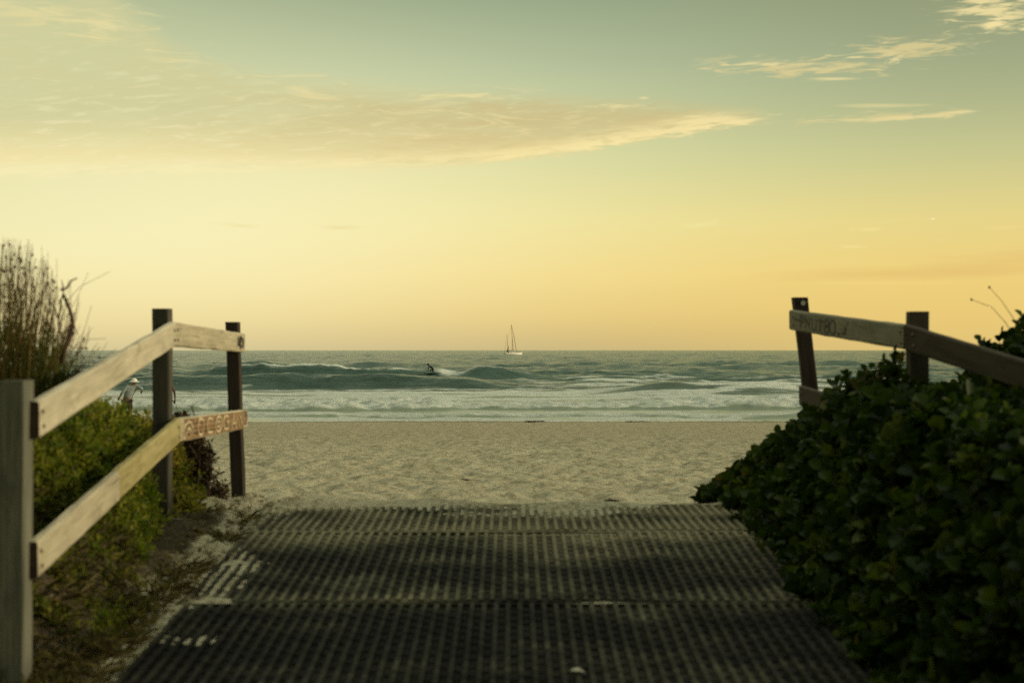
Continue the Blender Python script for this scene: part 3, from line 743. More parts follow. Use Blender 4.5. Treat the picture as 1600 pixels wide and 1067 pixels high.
def foliage(name, parent, off, surf, pts, mat, leaf=(.075, .062), per=11, slen=(.06, .2), up=.7, curl=.15, rr=(0, 1), seed=0, stemmat=None, flatness=.5):
    """sprigs on the points pts (N,3) with outward normals surf (N,3)"""
    r = np.random.default_rng(seed); N = len(pts)
    Dv = surf * .8 + np.array([0, 0, up]) + r.normal(0, .38, (N, 3)); Dv /= np.linalg.norm(Dv, axis=1, keepdims=True)
    Ls = r.uniform(*slen, N)
    P = []; A = []; Nn = []; LL = []; RR = []
    tone = np.clip(.5 + .22 * r.normal(0, 1, N), 0, 1)
    ref = np.where(np.abs(Dv[:, 2:3]) < .9, np.array([[0, 0, 1.0]]), np.array([[1.0, 0, 0]]))
    U = np.cross(Dv, ref); U /= np.linalg.norm(U, axis=1, keepdims=True); Wv = np.cross(Dv, U)
    ph = r.uniform(0, 6.28, N)
    for k in range(per):
        t = (k + .5) / per; an = ph + k * 2.4 + r.normal(0, .3, N)
        rad = U * np.cos(an)[:, None] + Wv * np.sin(an)[:, None]
        P.append(pts + Dv * (Ls * (t - .35))[:, None] + rad * .01)
        ax = rad * (1.05 - .6 * t) + Dv * (.25 + .8 * t) + r.normal(0, .22, (N, 3))
        A.append(ax); Nn.append(Dv * (1.0 - .3 * t) - rad * (.2 + .8 * t) * .6 + r.normal(0, flatness * .5, (N, 3)))
        LL.append(leaf[0] * r.uniform(.5, 1.35, N) * (1.0 - .35 * t)); RR.append(np.clip(tone + r.normal(0, .17, N) + .12 * (t - .5), 0, 1))
    P = np.concatenate(P); A = np.concatenate(A); Nn = np.concatenate(Nn); LL = np.concatenate(LL); RR = rr[0] + (rr[1] - rr[0]) * np.concatenate(RR)
    V, Fs, R_ = leaves(P, A, Nn, LL, LL * leaf[1] / leaf[0], .5, curl, RR)
    o = mesh_np('foliage', V, [Fs], mat, parent, off, True, {'rnd': R_})
    if stemmat:
        mb = MB()
        for i in range(0, N, max(1, N // 500)):
            e = pts[i] + Dv[i] * Ls[i] * .6
            s0 = pts[i] - surf[i] * .12 - Dv[i] * .15
            mb.tube([s0, pts[i] - Dv[i] * .02, e], [.006, .004, .002], 4)
        mb.build('branchwork', stemmat, parent, off)
    return o
def fieldpts(H, n_, x0, x1, d0, d1, mask=None, seed=0, depth=.06, clump=.10, csc=2.6):
    """random points on the height field H(x,d) and their normals"""
    r = np.random.default_rng(seed)
    x = r.uniform(x0, x1, n_ * 4); d = r.uniform(d0, d1, n_ * 4)
    e = .02
    Hc = lambda x, d: H(x, d) + clump * (fbm(x * csc, d * csc, seed + 3, 3) - .5) * 2
    gx_ = (Hc(x + e, d) - Hc(x - e, d)) / (2 * e); gd = (Hc(x, d + e) - Hc(x, d - e)) / (2 * e)
    area = np.sqrt(1 + gx_ ** 2 + gd ** 2)
    pr = np.minimum(area, 5)
    if mask is not None: pr = pr * mask(x, d)
    keep = r.uniform(0, 1, len(x)) < pr / pr.max()
    x, d, gx_, gd = [v[keep][:n_] for v in (x, d, gx_, gd)]
    z = Hc(x, d)
    N_ = np.stack([-gx_, -gd, np.ones_like(x)], 1); N_ /= np.linalg.norm(N_, axis=1, keepdims=True)
    P = np.stack([x, d, z], 1) - N_ * np.abs(r.normal(0, depth, len(x)))[:, None]
    return P, N_
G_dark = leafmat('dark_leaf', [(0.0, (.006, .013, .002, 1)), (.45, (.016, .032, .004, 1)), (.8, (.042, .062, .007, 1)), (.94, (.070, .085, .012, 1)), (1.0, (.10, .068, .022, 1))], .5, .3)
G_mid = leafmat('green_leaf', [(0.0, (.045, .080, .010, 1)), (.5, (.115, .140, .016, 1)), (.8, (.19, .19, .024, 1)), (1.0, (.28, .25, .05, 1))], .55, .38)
G_yel = leafmat('yellow_leaf', [(0.0, (.09, .10, .012, 1)), (.5, (.19, .175, .025, 1)), (1.0, (.34, .26, .045, 1))], .55, .38)
G_dead = leafmat('dead_leaf', [(0.0, (.018, .012, .006, 1)), (.5, (.045, .030, .015, 1)), (1.0, (.11, .075, .035, 1))], .8, .1)
G_rush = leafmat('rush_stem', [(0.0, (.07, .058, .015, 1)), (.5, (.17, .125, .036, 1)), (1.0, (.32, .22, .075, 1))], .6, .4)
G_dry = leafmat('dry_grass', [(0.0, (.05, .038, .016, 1)), (.5, (.12, .092, .040, 1)), (1.0, (.25, .20, .10, 1))], .8, .2)
M_twig = flat('twig_bark', (.055, .036, .022), .85, .4, 40)
M_seed = flat('seed_head', (.055, .035, .018), .8, .3, 60)

# right: the big leafy bush in front of the fence
def HR(x, d):
    p = path(d)
    tr = sstep(1.42, 2.05, x + .10 * (fbm(d * 2.2, x * 0, 77) - .5) * 2)
    return p - .03 + np.maximum(topR(d) - p + .03, 0) * tr ** .85 - .10 * sstep(2.5, 3.2, x)
rt = empty('leafy_shrub', (2.0, 7.5, float(path(7.5))), 'big dark green round leaved bush spilling over the right edge of the mat', 'shrub')
P, N_ = fieldpts(HR, 2600, 1.40, 2.9, 4.3, 10.2, None, 101, .07, .085, 2.4)
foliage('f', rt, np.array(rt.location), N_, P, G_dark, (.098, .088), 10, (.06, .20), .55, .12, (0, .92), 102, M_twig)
# taller sprigs along the outline
rp = np.array([at(a, b_, d) for a, b_, d in ((1395, 585, 8.0), (1402, 578, 8.0), (1388, 592, 8.05), (1345, 605, 8.6), (1330, 612, 8.8), (1312, 622, 9.1), (1290, 640, 9.4), (1365, 600, 8.3), (1268, 655, 9.7), (1250, 668, 9.8), (1280, 648, 9.5), (1356, 598, 8.4), (1300, 632, 9.2), (1322, 612, 8.9), (1338, 602, 8.7))])
rp[:, 2] -= .06
rp = np.concatenate([rp + rng.normal(0, .03, rp.shape) for _ in range(3)])
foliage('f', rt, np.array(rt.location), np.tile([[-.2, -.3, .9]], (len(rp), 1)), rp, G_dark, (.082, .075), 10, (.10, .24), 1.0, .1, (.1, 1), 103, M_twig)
# right: low creeping tongue beyond the end of the mat
def HC(x, d):
    p = path(d)
    c_ = sstep(1.15, 1.9, x + .25 * (fbm(d * 2, x * 2, 78) - .5)) * sstep(11.6, 10.6, d) * sstep(9.3, 9.9, d)
    return p - .04 + c_ * np.interp(x, [1.15, 1.5, 1.9, 2.4, 3.2], [.10, .24, .42, .60, .55])
rc = empty('creeping_plant', (1.7, 10.3, float(path(10.3))), 'low creeping leafy plant on the sand at the far right corner of the mats', 'plant')
P, N_ = fieldpts(HC, 900, 1.22, 3.0, 9.55, 11.3, lambda x, d: (HC(x, d) > path(d) + .01) * 1.0, 111, .05, .05, 3)
foliage('f', rc, np.array(rc.location), N_, P, G_dark, (.090, .080), 9, (.05, .16), .7, .12, (.05, 1), 112, M_twig)
# right: shrub behind the near rail
def HB(x, d):
    r = np.sqrt(((x - 3.45) / .85) ** 2 + ((d - 8.3) / 1.5) ** 2)
    return path(d) + (CZ + .18 - path(d)) * np.sqrt(np.clip(1 - r ** 2.6, 0, 1))
rb_ = empty('leafy_shrub', (3.4, 8.2, 2.2), 'dense dark bush rising behind the near rail at the right frame edge', 'shrub')
P, N_ = fieldpts(HB, 1500, 2.55, 4.3, 6.9, 9.8, lambda x, d: (HB(x, d) > path(d) + .15) * 1.0, 121, .06, .055, 3)
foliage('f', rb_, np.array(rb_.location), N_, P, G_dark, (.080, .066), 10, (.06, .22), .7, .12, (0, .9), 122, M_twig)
for i, (pl, lab) in enumerate(((((1592, 540), (1572, 505), (1550, 480), (1518, 468)), 'bare curved stalk poking up from the right hand bush, lower one'),
                               (((1594, 520), (1582, 495), (1565, 470), (1546, 449)), 'bare straight stalk poking up from the right hand bush, taller one'))):
    mb = MB(); pp = [at(a, b_, 8.0) for a, b_ in pl]
    e = empty('stalk', pp[0], lab, 'stalk', 'bare stalks in the right hand bush')
    mb.tube(pp, [.0026, .0022, .0018, .0014], 5); mb.build('stem', M_twig, e, pp[0])
    mb = MB(); mb.blob(pp[-1], .0065, (1, 1, 1.3)); mb.build('bud', M_seed, e, pp[0])

# left bank
def HL(x, d):
    p = path(d)
    tl = sstep(1.72, 1.72 + np.interp(d, [7.0, 7.6, 8.2, 9], [.78, .45, .30, .26]), -x - np.interp(d, [5.3, 6.8, 7.2, 7.5, 8, 8.5, 9.6], [.45, 0, .05, .14, .25, .36, .42]) + .14 * (fbm(d * 2.0, x * 0, 79) - .5) * 2)
    return p - .02 + np.maximum(topL(d) - p, 0) * tl ** .9
lb = empty('bank_shrub', (-2.5, 7.2, 2.2), 'sunlit mid green bushy plant filling the gap between the left rails', 'shrub')
P, N_ = fieldpts(HL, 3000, -4.0, -2.02, 4.6, 10.0, lambda x, d: (HL(x, d) > path(d) + .10) * 1.0, 131, .06, .07, 2.6)
foliage('f', lb, np.array(lb.location), N_, P, G_mid, (.060, .032), 11, (.05, .19), .8, .1, (0, .85), 132, M_twig)
ly = empty('bank_shrub', (-2.6, 8.9, 2.3), 'yellowish green low shrub on top of the left bank below the two people', 'shrub')
P, N_ = fieldpts(lambda x, d: HL(x, d) + .04, 1200, -3.6, -2.15, 7.6, 10.0, lambda x, d: (fbm(x * 2, d * 2, 5) > .42) * (HL(x, d) > path(d) + .15) * 1.0, 141, .03, .07, 2.6)
foliage('f', ly, np.array(ly.location), N_, P, G_yel, (.048, .024), 12, (.06, .20), .9, .1, (.1, 1), 142, M_twig)
ll = empty('trailing_plant', (-1.85, 6.9, 1.85), 'green trailing plant below the lower left rail by the sandy mat edge', 'plant')
P, N_ = fieldpts(lambda x, d: HL(x, d) + .05 * sstep(1.7, 1.9, -x), 1300, -2.3, -1.70, 6.1, 8.4, lambda x, d: (fbm(x * 3, d * 2.2, 6) > .36) * ((HL(x, d) > path(d) + .04) | (d < 6.9)) * 1.0, 151, .03, .06, 3)
foliage('f', ll, np.array(ll.location), N_, P, G_mid, (.050, .026), 11, (.04, .14), .6, .1, (.1, .95), 152, M_twig)
lc = empty('trailing_plant', at(290, 805, 8.9), 'small yellow green plant on the sand just right of the middle left post', 'plant')
P = at(284, 800, 8.9) + rng.normal(0, 1, (90, 3)) * np.array([.07, .10, .075]); N_ = np.tile([[.2, -.2, .9]], (90, 1))
foliage('f', lc, np.array(lc.location), N_, P, G_yel, (.050, .026), 10, (.05, .14), .6, .1, (.1, 1), 162, M_twig)
# dead brown shrub behind the lower rail
ds_ = empty('dead_shrub', at(300, 770, 9.9), 'dead brown shrub hanging behind the graffiti rail next to the end post', 'shrub')
k_ = rng.uniform(0, 1, 420)
cxp = 286 + 14 * np.sin(k_ * 3) + rng.normal(0, 9, 420); cyp = 652 + k_ * 110
cxp = cxp + np.interp(cyp, [650, 690, 730, 765], [-6, 0, 12, 20])
P = np.array([at(a, b_, 9.7 + rng.normal(0, .08)) for a, b_ in zip(cxp, cyp)])
foliage('f', ds_, np.array(ds_.location), np.tile([[.3, -.4, .3]], (len(P), 1)), P, G_dead, (.040, .018), 9, (.04, .12), .2, .2, (0, .9), 172, M_twig)
lw = empty('dry_groundcover', (-1.95, 6.0, 1.75), 'matted brown and olive dry ground cover around the foot of the thick front post', 'plant')
P, N_ = fieldpts(lambda x, d: np.maximum(ground(x, d), HL(x, d) - .06) + .02, 900, -2.6, -1.62, 5.0, 7.4, lambda x, d: (fbm(x * 3.5, d * 3, 66) > .46) * 1.0, 171, .02, .04, 3)
foliage('f', lw, np.array(lw.location), N_, P, leafmat('olive_leaf', [(0.0, (.030, .022, .008, 1)), (.45, (.070, .055, .018, 1)), (.75, (.085, .095, .016, 1)), (1.0, (.20, .16, .05, 1))], .7, .3), (.048, .018), 9, (.03, .12), .4, .2, (0, 1), 174, M_twig)
lp = empty('trailing_plant', at(330, 778, 10.2), 'thin dark green runner trailing on sand at the foot of the end post', 'plant')
P = np.array([at(a, b_, d) for a, b_, d in zip(rng.uniform(282, 352, 70), np.interp(rng.uniform(0, 1, 70), [0, 1], [762, 782]) + rng.normal(0, 3, 70), rng.uniform(9.9, 10.3, 70))])
P[:, 2] = np.maximum(P[:, 2], ground(P[:, 0], P[:, 1]) + .01)
foliage('f', lp, np.array(lp.location), np.tile([[.1, -.2, .9]], (len(P), 1)), P, G_dead, (.045, .024), 8, (.03, .10), .5, .1, (.3, 1), 173, M_twig)

# rush tussock
def blade_tubes(mb, bases, tips, r0, r1, bow, seed, rnds, n_=3, seg=5):
    r = np.random.default_rng(seed)
    for bs, tp, rd in zip(bases, tips, rnds):
        bend = r.normal(0, bow, 3) * np.array([1, 1, .2]); pts = []
        for k in range(seg + 1):
            t = k / seg; pts.append(bs + (tp - bs) * t + bend * math.sin(t * math.pi * .8) * t)
        mb.tube(pts, [r0 + (r1 - r0) * k / seg for k in range(seg + 1)], n_, False, rd)
tr_ = empty('rush_tussock', at(40, 590, 6.9), 'tall spiky brown green rush tussock with knobby seed heads behind the front post', 'rush')
N = 430
bp = rng.uniform(-60, 95, N); dd = rng.uniform(6.5, 7.3, N)
lean = rng.normal(6, 26, N) + (bp - 10) * .34
hx = np.interp(bp + lean, [-80, 0, 40, 80, 110, 140], [360, 365, 372, 405, 460, 530])
ty = hx + np.abs(rng.normal(0, 46, N)) + 2
B = np.array([at(a, 605 + rng.uniform(0, 25), d) for a, d in zip(bp, dd)]); T = np.array([at(a + l, y, d + rng.normal(0, .08)) for a, l, y, d in zip(bp, lean, ty, dd)])
mb = MB(); blade_tubes(mb, B, T, .0025, .0010, .05, 3, np.clip(rng.normal(.5, .22, N), 0, 1)); mb.build('stem', G_rush, tr_, np.array(tr_.location))
for i in range(0, N, 6):
    q = B[i] + (T[i] - B[i]) * .955
    mb = MB(); mb.blob(q, .0068, (1, 1, 1.2), 6, 4)
    mb.build('seed_head', M_seed, tr_, np.array(tr_.location))
N2 = 260
bp = rng.uniform(-40, 118, N2); dd = rng.uniform(6.5, 7.2, N2)
B = np.array([at(a, 600 + rng.uniform(0, 30), d) for a, d in zip(bp, dd)])
T = np.array([at(a + rng.normal(0, 18), np.interp(a, [-40, 60, 100, 120], [480, 490, 530, 560]) + abs(rng.normal(0, 35)), d) for a, d in zip(bp, dd)])
mb = MB(); blade_tubes(mb, B, T, .0030, .0012, .05, 4, np.clip(rng.normal(.3, .2, N2), 0, 1)); mb.build('foliage', G_mid, tr_, np.array(tr_.location))
mb = MB()
gb = empty('dead_branch', at(100, 560, 6.7), 'gnarled reddish bare branch curling up at the right side of the rush tussock', 'branch')
for pl, rd in (([(96, 566), (100, 545), (106, 534), (109, 520), (114, 503), (110, 489), (105, 476), (98, 461), (99, 452), (104, 444), (112, 438), (123, 433)], (.013, .0035)),
               ([(98, 461), (95, 468), (93, 480), (92, 497), (95, 515), (101, 530)], (.006, .004)), ([(114, 503), (119, 512), (121, 520)], (.005, .002)), ([(106, 534), (112, 540), (116, 548)], (.005, .002)),
               ([(99, 452), (96, 446), (97, 438)], (.004, .002)), ([(92, 497), (86, 486), (80, 478), (74, 470)], (.004, .002)), ([(96, 566), (90, 560), (80, 556)], (.008, .004))):
    pp = [at(a, b_, 6.7) + rng.normal(0, .004, 3) for a, b_ in pl]
    mb.tube(pp, [rd[0] + (rd[1] - rd[0]) * i / (len(pp) - 1) for i in range(len(pp))], 6)
mb.build('branch', flat('red_bark', (.075, .035, .020), .8, .4, 40), gb, np.array(gb.location))
# lone arching grass stems right of the tussock
mb = MB()
for pl in (((108, 560), (130, 520), (143, 478)), ((105, 470), (125, 448), (172, 424)), ((118, 545), (140, 530), (166, 529)), ((112, 548), (128, 532), (145, 512)), ((100, 500), (118, 470), (138, 426))):
    mb.tube([at(a, b_, 6.9) for a, b_ in pl], [.0018, .0014, .001], 3)
mb.build('dry_stem', G_dry, tr_, np.array(tr_.location))

# dry grass and litter on the left slope and along the mat edges
N3 = 16000
xg = -rng.uniform(1.60, 2.75, N3); dg = rng.uniform(4.9, 9.3, N3)
keep = (fbm(xg * 3.2, dg * 3.2, 8) + .35 * sstep(7.6, 5.6, dg) > .60); xg, dg = xg[keep], dg[keep]
zg = np.maximum(ground(xg, dg), HL(xg, dg) - .10)
n3 = len(xg); an = rng.uniform(0, 6.28, n3); ln = rng.uniform(.04, .13, n3)
A_ = np.stack([np.cos(an), np.sin(an), rng.uniform(.1, 1.3, n3)], 1)
Nn = np.stack([-np.cos(an), -np.sin(an), np.full(n3, .8)], 1) + rng.normal(0, .3, (n3, 3))
V, Fs, R_ = leaves(np.stack([xg, dg, zg - .01], 1), A_, Nn, ln, ln * .035 + .0016, .4, .35, rng.uniform(0, 1, n3))
o = mesh_np('dry_grass', V, [Fs], G_dry, None, (0, 0, 0), True, {'rnd': R_})
tag(o, 'thin brown dry grass and litter on the sandy slope under the left fence', 'grass', None, 'stuff')
N4 = 900
xg = np.concatenate([-rng.uniform(1.5, 1.9, N4), rng.uniform(1.42, 1.7, N4 // 2)]); dg = rng.uniform(5.0, 9.8, len(xg))
n4 = len(xg); an = rng.uniform(0, 6.28, n4); ln = rng.uniform(.02, .05, n4)
A_ = np.stack([np.cos(an), np.sin(an), rng.uniform(-.1, .3, n4)], 1); Nn = np.stack([rng.normal(0, .25, n4), rng.normal(0, .25, n4), np.ones(n4)], 1)
V, Fs, R_ = leaves(np.stack([xg, dg, ground(xg, dg) + .008], 1), A_, Nn, ln, ln * .45, .3, .2, rng.uniform(0, 1, n4))
o = mesh_np('leaf_litter', V, [Fs], G_dry, None, (0, 0, 0), True, {'rnd': R_})
tag(o, 'small dead leaves scattered on the sand along both mat edges', 'leaf litter', None, 'stuff')

# ------------------------------------------------------------------ small things lying about
def pale_leaf(pxx, pyy, d, size, label, name='fallen_leaf', mat=None):
    x = fx(pxx, d); z = max(float(ground(x, d)), 1.284 + SL * d + .026 if abs(x) < 1.5 and d < 9.5 else -9) + .004
    mb = MB(); an = random.uniform(0, 6.28)
    V, Fs, R_ = leaves(np.array([[0, 0, 0.0]]), np.array([[math.cos(an), math.sin(an), .15]]), np.array([[.1, -.2, 1.0]]), np.array([size]), np.array([size * .6]), .5, .25, np.array([.9]))
    o = mesh_np(name, V, [Fs], mat or M_pl, None, (0, 0, 0), True)
    md = o.modifiers.new('th', 'SOLIDIFY'); md.thickness = .002
    o.location = (x, d, z); tag(o, label, 'leaf')
M_pl = flat('pale_dead_leaf', (.36, .33, .22), .7, .3, 60)
pale_leaf(890, 1046, 5.62, .06, 'pale curled leaf lying on the nearest mat, near its bottom edge', 'fallen_leaf')
pale_leaf(1292, 922, 6.9, .12, 'pale broad leaf caught at the bush edge by the right of the mats')
pale_leaf(1300, 945, 6.7, .10, 'smaller pale leaf tipped up against the bush at the right mat edge')
pale_leaf(1206, 826, 8.5, .10, 'pale fallen leaf by the right edge of the farthest mat')
def driftwood(pxx, pyy, d, ln, r, label, ang=.1):
    x = fx(pxx, d); z = float(ground(x, d)) + r * .5
    mb = MB(); pts = [(-ln / 2 * math.cos(ang) + random.uniform(-.01, .01), -ln / 2 * math.sin(ang), 0), (-ln / 6, .02, r * .6), (ln / 5, -.02, r * .3), (ln / 2 * math.cos(ang), ln / 2 * math.sin(ang), r * .2)]
    mb.tube(pts, [r * .5, r, r * .9, r * .35], 7)
    mb.tube([pts[1], (pts[1][0] - .05 * ln, pts[1][1] + .08, r * 2)], [r * .5, r * .2], 5)
    o = mb.build('driftwood', M_twig); o.location = (x, d, z); tag(o, label, 'stick', 'sticks on the sand')
driftwood(731, 748, 15.0, .28, .014, 'short dark stick on open sand left of centre, mid beach')
driftwood(958, 778, 11.6, .14, .009, 'little dark twig on the sand just beyond the mat edge, right of centre')
driftwood(552, 680, 29, .3, .02, 'small dark stick far up the beach near the left end post')
def weed(pxx, d, ln, label):
    x = fx(pxx, d); mb = MB()
    for i in range(14): mb.blob((random.uniform(-ln / 2, ln / 2), random.uniform(-.2, .2), random.uniform(.0, .03)), random.uniform(.04, .09), (1.8, 1.2, .6), 8, 5, .3)
    for i in range(12):
        a = random.uniform(-ln / 2, ln / 2); mb.tube([(a, -.1, .03), (a + .1, -.2, .06), (a + .25, -.25, .02)], [.014, .012, .005], 5)
    o = mb.build('seaweed_clump', M_weed); o.location = (x, d, float(ground(x, d))); tag(o, label, 'seaweed', 'seaweed washed up at the waterline')
M_weed = flat('seaweed', (.045, .034, .018), .6, .4, 8)
weed(834, 57.5, .75, 'dark seaweed heap on the wet sand below the sailing boat')
weed(992, 58.0, .8, 'long flat dark seaweed strip at the waterline right of centre')

# ------------------------------------------------------------------ sailing boat
BD = 833.0
M_hull = flat('white_hull', (.80, .74, .60), .35, .05, 2); M_mast = flat('mast_timber', (.17, .115, .055), .5, .2, 2)
M_dk = flat('dark_cloth', (.05, .040, .030), .8, .2, 3); M_glass = flat('dark_pane', (.02, .025, .03), .1, .1, 2)
bt = empty('sailing_boat', (fx(801, BD), BD, seah(fx(801, BD), BD) * .4), 'white two masted sailing boat with bare masts near the horizon', 'boat')
bt.rotation_euler = (0, 0, math.radians(26))
mb = MB(); V = []; Fs = []
S = 13
for k in range(S):
    t = k / (S - 1); xx = -5.6 + 11.4 * t
    bw = 1.75 * math.sin(math.pi * min(1, .18 + .82 * (1 - abs(t - .42) ** 1.6 * 1.9))) if 0 < t < 1 else .12
    bw = 1.75 * max(.05, (1 - ((t - .42) / .58) ** 2 if t > .42 else 1 - .45 * ((.42 - t) / .42) ** 2))
    sh = 1.25 + .55 * (t - .35) ** 2 * 2.2
    ov = .0
    for (yy, zz) in ((-bw, sh), (-bw * .96, .55), (-bw * .55, -.25), (0, -.6), (bw * .55, -.25), (bw * .96, .55), (bw, sh)):
        V.append((xx + (.5 * (zz / 1.5) if t > .9 else (-.3 * zz / 1.5 if t < .05 else 0)), yy, zz))
for k in range(S - 1):
    for i in range(6): Fs.append((k * 7 + i, k * 7 + i + 1, k * 7 + 8 + i, k * 7 + 7 + i))
    Fs.append((k * 7, k * 7 + 7, k * 7 + 13, k * 7 + 6))
Fs.append(tuple(range(6, -1, -1))); Fs.append(tuple((S - 1) * 7 + i for i in range(7)))
mb.add(V, Fs); mb.build('hull', M_hull, bt)
mb = MB(); mb.beam((-2.6, 0, 1.75), (1.5, 0, 1.72), (0, 1, 0), (0, 0, 1), 1.9, .95, .22, 6); cab = mb.build('cabin', M_hull, bt, smooth=False)
for q in range(4):
    mb = MB(); mb.beam((-2.2 + q * .9, -.958, 1.85), (-1.7 + q * .9, -.958, 1.85), (0, 1, 0), (0, 0, 1), .03, .28, .01, 2); mb.build('window', M_glass, cab, smooth=False)
k_ = BD / F
def bx(pxx, pyy): return np.array([(pxx - 801) * k_, 0, (555.2 - pyy) * k_])
mb = MB(); mb.tube([bx(801.7, 551), bx(800.4, 530), bx(798.9, 507)], [.17, .15, .10], 8); mb.build('mast', M_mast, bt)
mb = MB(); mb.tube([bx(793.6, 551), bx(792.3, 536), bx(791.0, 522)], [.14, .11, .06], 8); mb.build('mast', M_mast, bt)
mb = MB(); mb.tube([bx(799.0, 508), bx(803, 524), bx(807.6, 549.5)], [.05, .14, .13], 7); mb.build('furled_jib', M_mast, bt)
mb = MB(); mb.tube([bx(801.5, 547.5), bx(795, 548)], [.16, .14], 7); mb.build('boom', M_dk, bt)
mb = MB(); mb.tube([bx(793.4, 541), bx(793.0, 546), bx(792.0, 549.8)], [.16, .36, .5], 7); mb.tube([bx(793.5, 548.6), bx(789.3, 549.0)], [.16, .12], 6); mb.build('furled_mizzen', M_dk, bt)
mb = MB()
for a, c_ in ((bx(798.9, 508), bx(787, 550.5)), (bx(800.2, 527), bx(803.6, 550.5)), (bx(800.2, 527), bx(798.6, 550.5)), (bx(791, 523), bx(786.8, 550.5))): mb.tube([a, c_], [.03, .03], 4)
mb.build('rigging', M_dk, bt)
mb = MB()
for q in range(9): mb.tube([(-5.2 + q * 1.3, -1.0, 1.4), (-5.2 + q * 1.3, -1.0, 2.05)], [.03, .03], 4)
mb.tube([(-5.3, -1.0, 2.05), (5.3, -.9, 2.1)], [.03, .03], 4); mb.build('railing', M_steel, bt)

# ------------------------------------------------------------------ people
def skin(name, J, Ed, root, mat, parent, sub=2):
    """J: name -> (x, y, z, r); Ed: pairs"""
    bm = bmesh.new(); lay = bm.verts.layers.skin.verify(); vs = {}
    for k, (x, y, z, r) in J.items():
        v = bm.verts.new((x, y, z)); v[lay].radius = (r, r) if not isinstance(r, tuple) else r; vs[k] = v
    vs[root][lay].use_root = True
    for a, b_ in Ed: bm.edges.new((vs[a], vs[b_]))
    me = bpy.data.meshes.new(name); bm.to_mesh(me); bm.free(); me.materials.append(mat)
    o = bpy.data.objects.new(name, me); col.objects.link(o); o.parent = parent
    sk = o.modifiers.new('skin', 'SKIN'); sk.use_smooth_shade = True
    sb = o.modifiers.new('sub', 'SUBSURF'); sb.levels = sub; sb.render_levels = sub
    return o
BE = [('pel', 'spine'), ('spine', 'chest'), ('chest', 'neck'), ('neck', 'head'), ('head', 'crown'),
      ('chest', 'shl'), ('shl', 'ell'), ('ell', 'wrl'), ('wrl', 'pal'), ('chest', 'shr'), ('shr', 'elr'), ('elr', 'wrr'), ('wrr', 'par'),
      ('pel', 'hil'), ('hil', 'knl'), ('knl', 'anl'), ('anl', 'tol'), ('pel', 'hir'), ('hir', 'knr'), ('knr', 'anr'), ('anr', 'tor')]
RAD = dict(pel=.135, spine=.125, chest=.145, neck=.058, head=.088, crown=.075, shl=.062, shr=.062, ell=.042, elr=.042, wrl=.028, wrr=.028, pal=.034, par=.034,
           hil=.095, hir=.095, knl=.062, knr=.062, anl=.040, anr=.040, tol=.032, tor=.032)
def person(J, mat, parent, hands=True, face=(1, 0, 0)):
    JJ = {k: tuple(v) + (RAD[k],) for k, v in J.items()}
    E_ = list(BE)
    if hands:
        for s_ in 'lr':
            w_, p_ = np.array(J['wr' + s_]), np.array(J['pa' + s_]); a = unit(p_ - w_)
            sd_ = unit(np.cross(a, (.3, .8, .1))); c_ = unit(np.cross(sd_, a))
            for i, ln in enumerate((.075, .085, .080, .062)):
                q = p_ + sd_ * (-.027 + .018 * i); m1 = q + a * (.03 + ln * .5); m2 = q + a * (.025 + ln * .85) + c_ * .022
                JJ[f'f{s_}{i}a'] = tuple(m1) + (.0095,); JJ[f'f{s_}{i}b'] = tuple(m2) + (.008,)
                E_ += [('pa' + s_, f'f{s_}{i}a'), (f'f{s_}{i}a', f'f{s_}{i}b')]
            t1 = p_ - a * .01 - sd_ * .045 + a * .03; t2 = t1 + a * .035 - sd_ * .008
            JJ[f't{s_}a'] = tuple(t1) + (.011,); JJ[f't{s_}b'] = tuple(t2) + (.009,)
            E_ += [('pa' + s_, f't{s_}a'), (f't{s_}a', f't{s_}b')]
    # nose, ears
    h_ = np.array(J['head']); f_ = np.array(face, float); sd_ = unit(np.cross(f_, (0, 0, 1)))
    body = skin('body', JJ, E_, 'pel', mat, parent)
    mb = MB(); mb.blob(h_ + f_ * .100 + np.array([0, 0, -.005]), .016, (1, .8, 1.3), 6, 5); mb.build('nose', mat, parent)
    for s_ in (-1, 1):
        mb = MB(); mb.blob(h_ + sd_ * .09 * s_ , .026, (.6, .6, 1.1), 6, 5); mb.build('ear', mat, parent)
    return body
M_skin = flat('tanned_skin', (.20, .115, .070), .55, .12, 12); M_shirt = flat('blue_grey_shirt', (.25, .29, .28), .85, .18, 14)
M_short = flat('dark_brown_shorts', (.050, .036, .024), .85, .3, 12); M_hat = flat('white_hat', (.72, .70, .60), .8, .1, 20)
M_hair = flat('dark_hair', (.03, .02, .014), .8, .3, 40); M_suit = flat('black_wetsuit', (.010, .011, .010), .55, .3, 20); M_browns = flat('dark_brown_skin', (.060, .030, .020), .6, .2, 12)
PDp = 50.0
x0 = fx(202, PDp); z0 = float(ground(x0, PDp))
def pj(p_, y_, dep=0.0): return ((p_ - 202) / F * PDp, dep, CZ - (y_ - HY) / F * PDp - z0)
pe = empty('person', (x0, PDp, z0), 'person in white hat and blue grey shirt stooping on the beach left of the post', 'person')
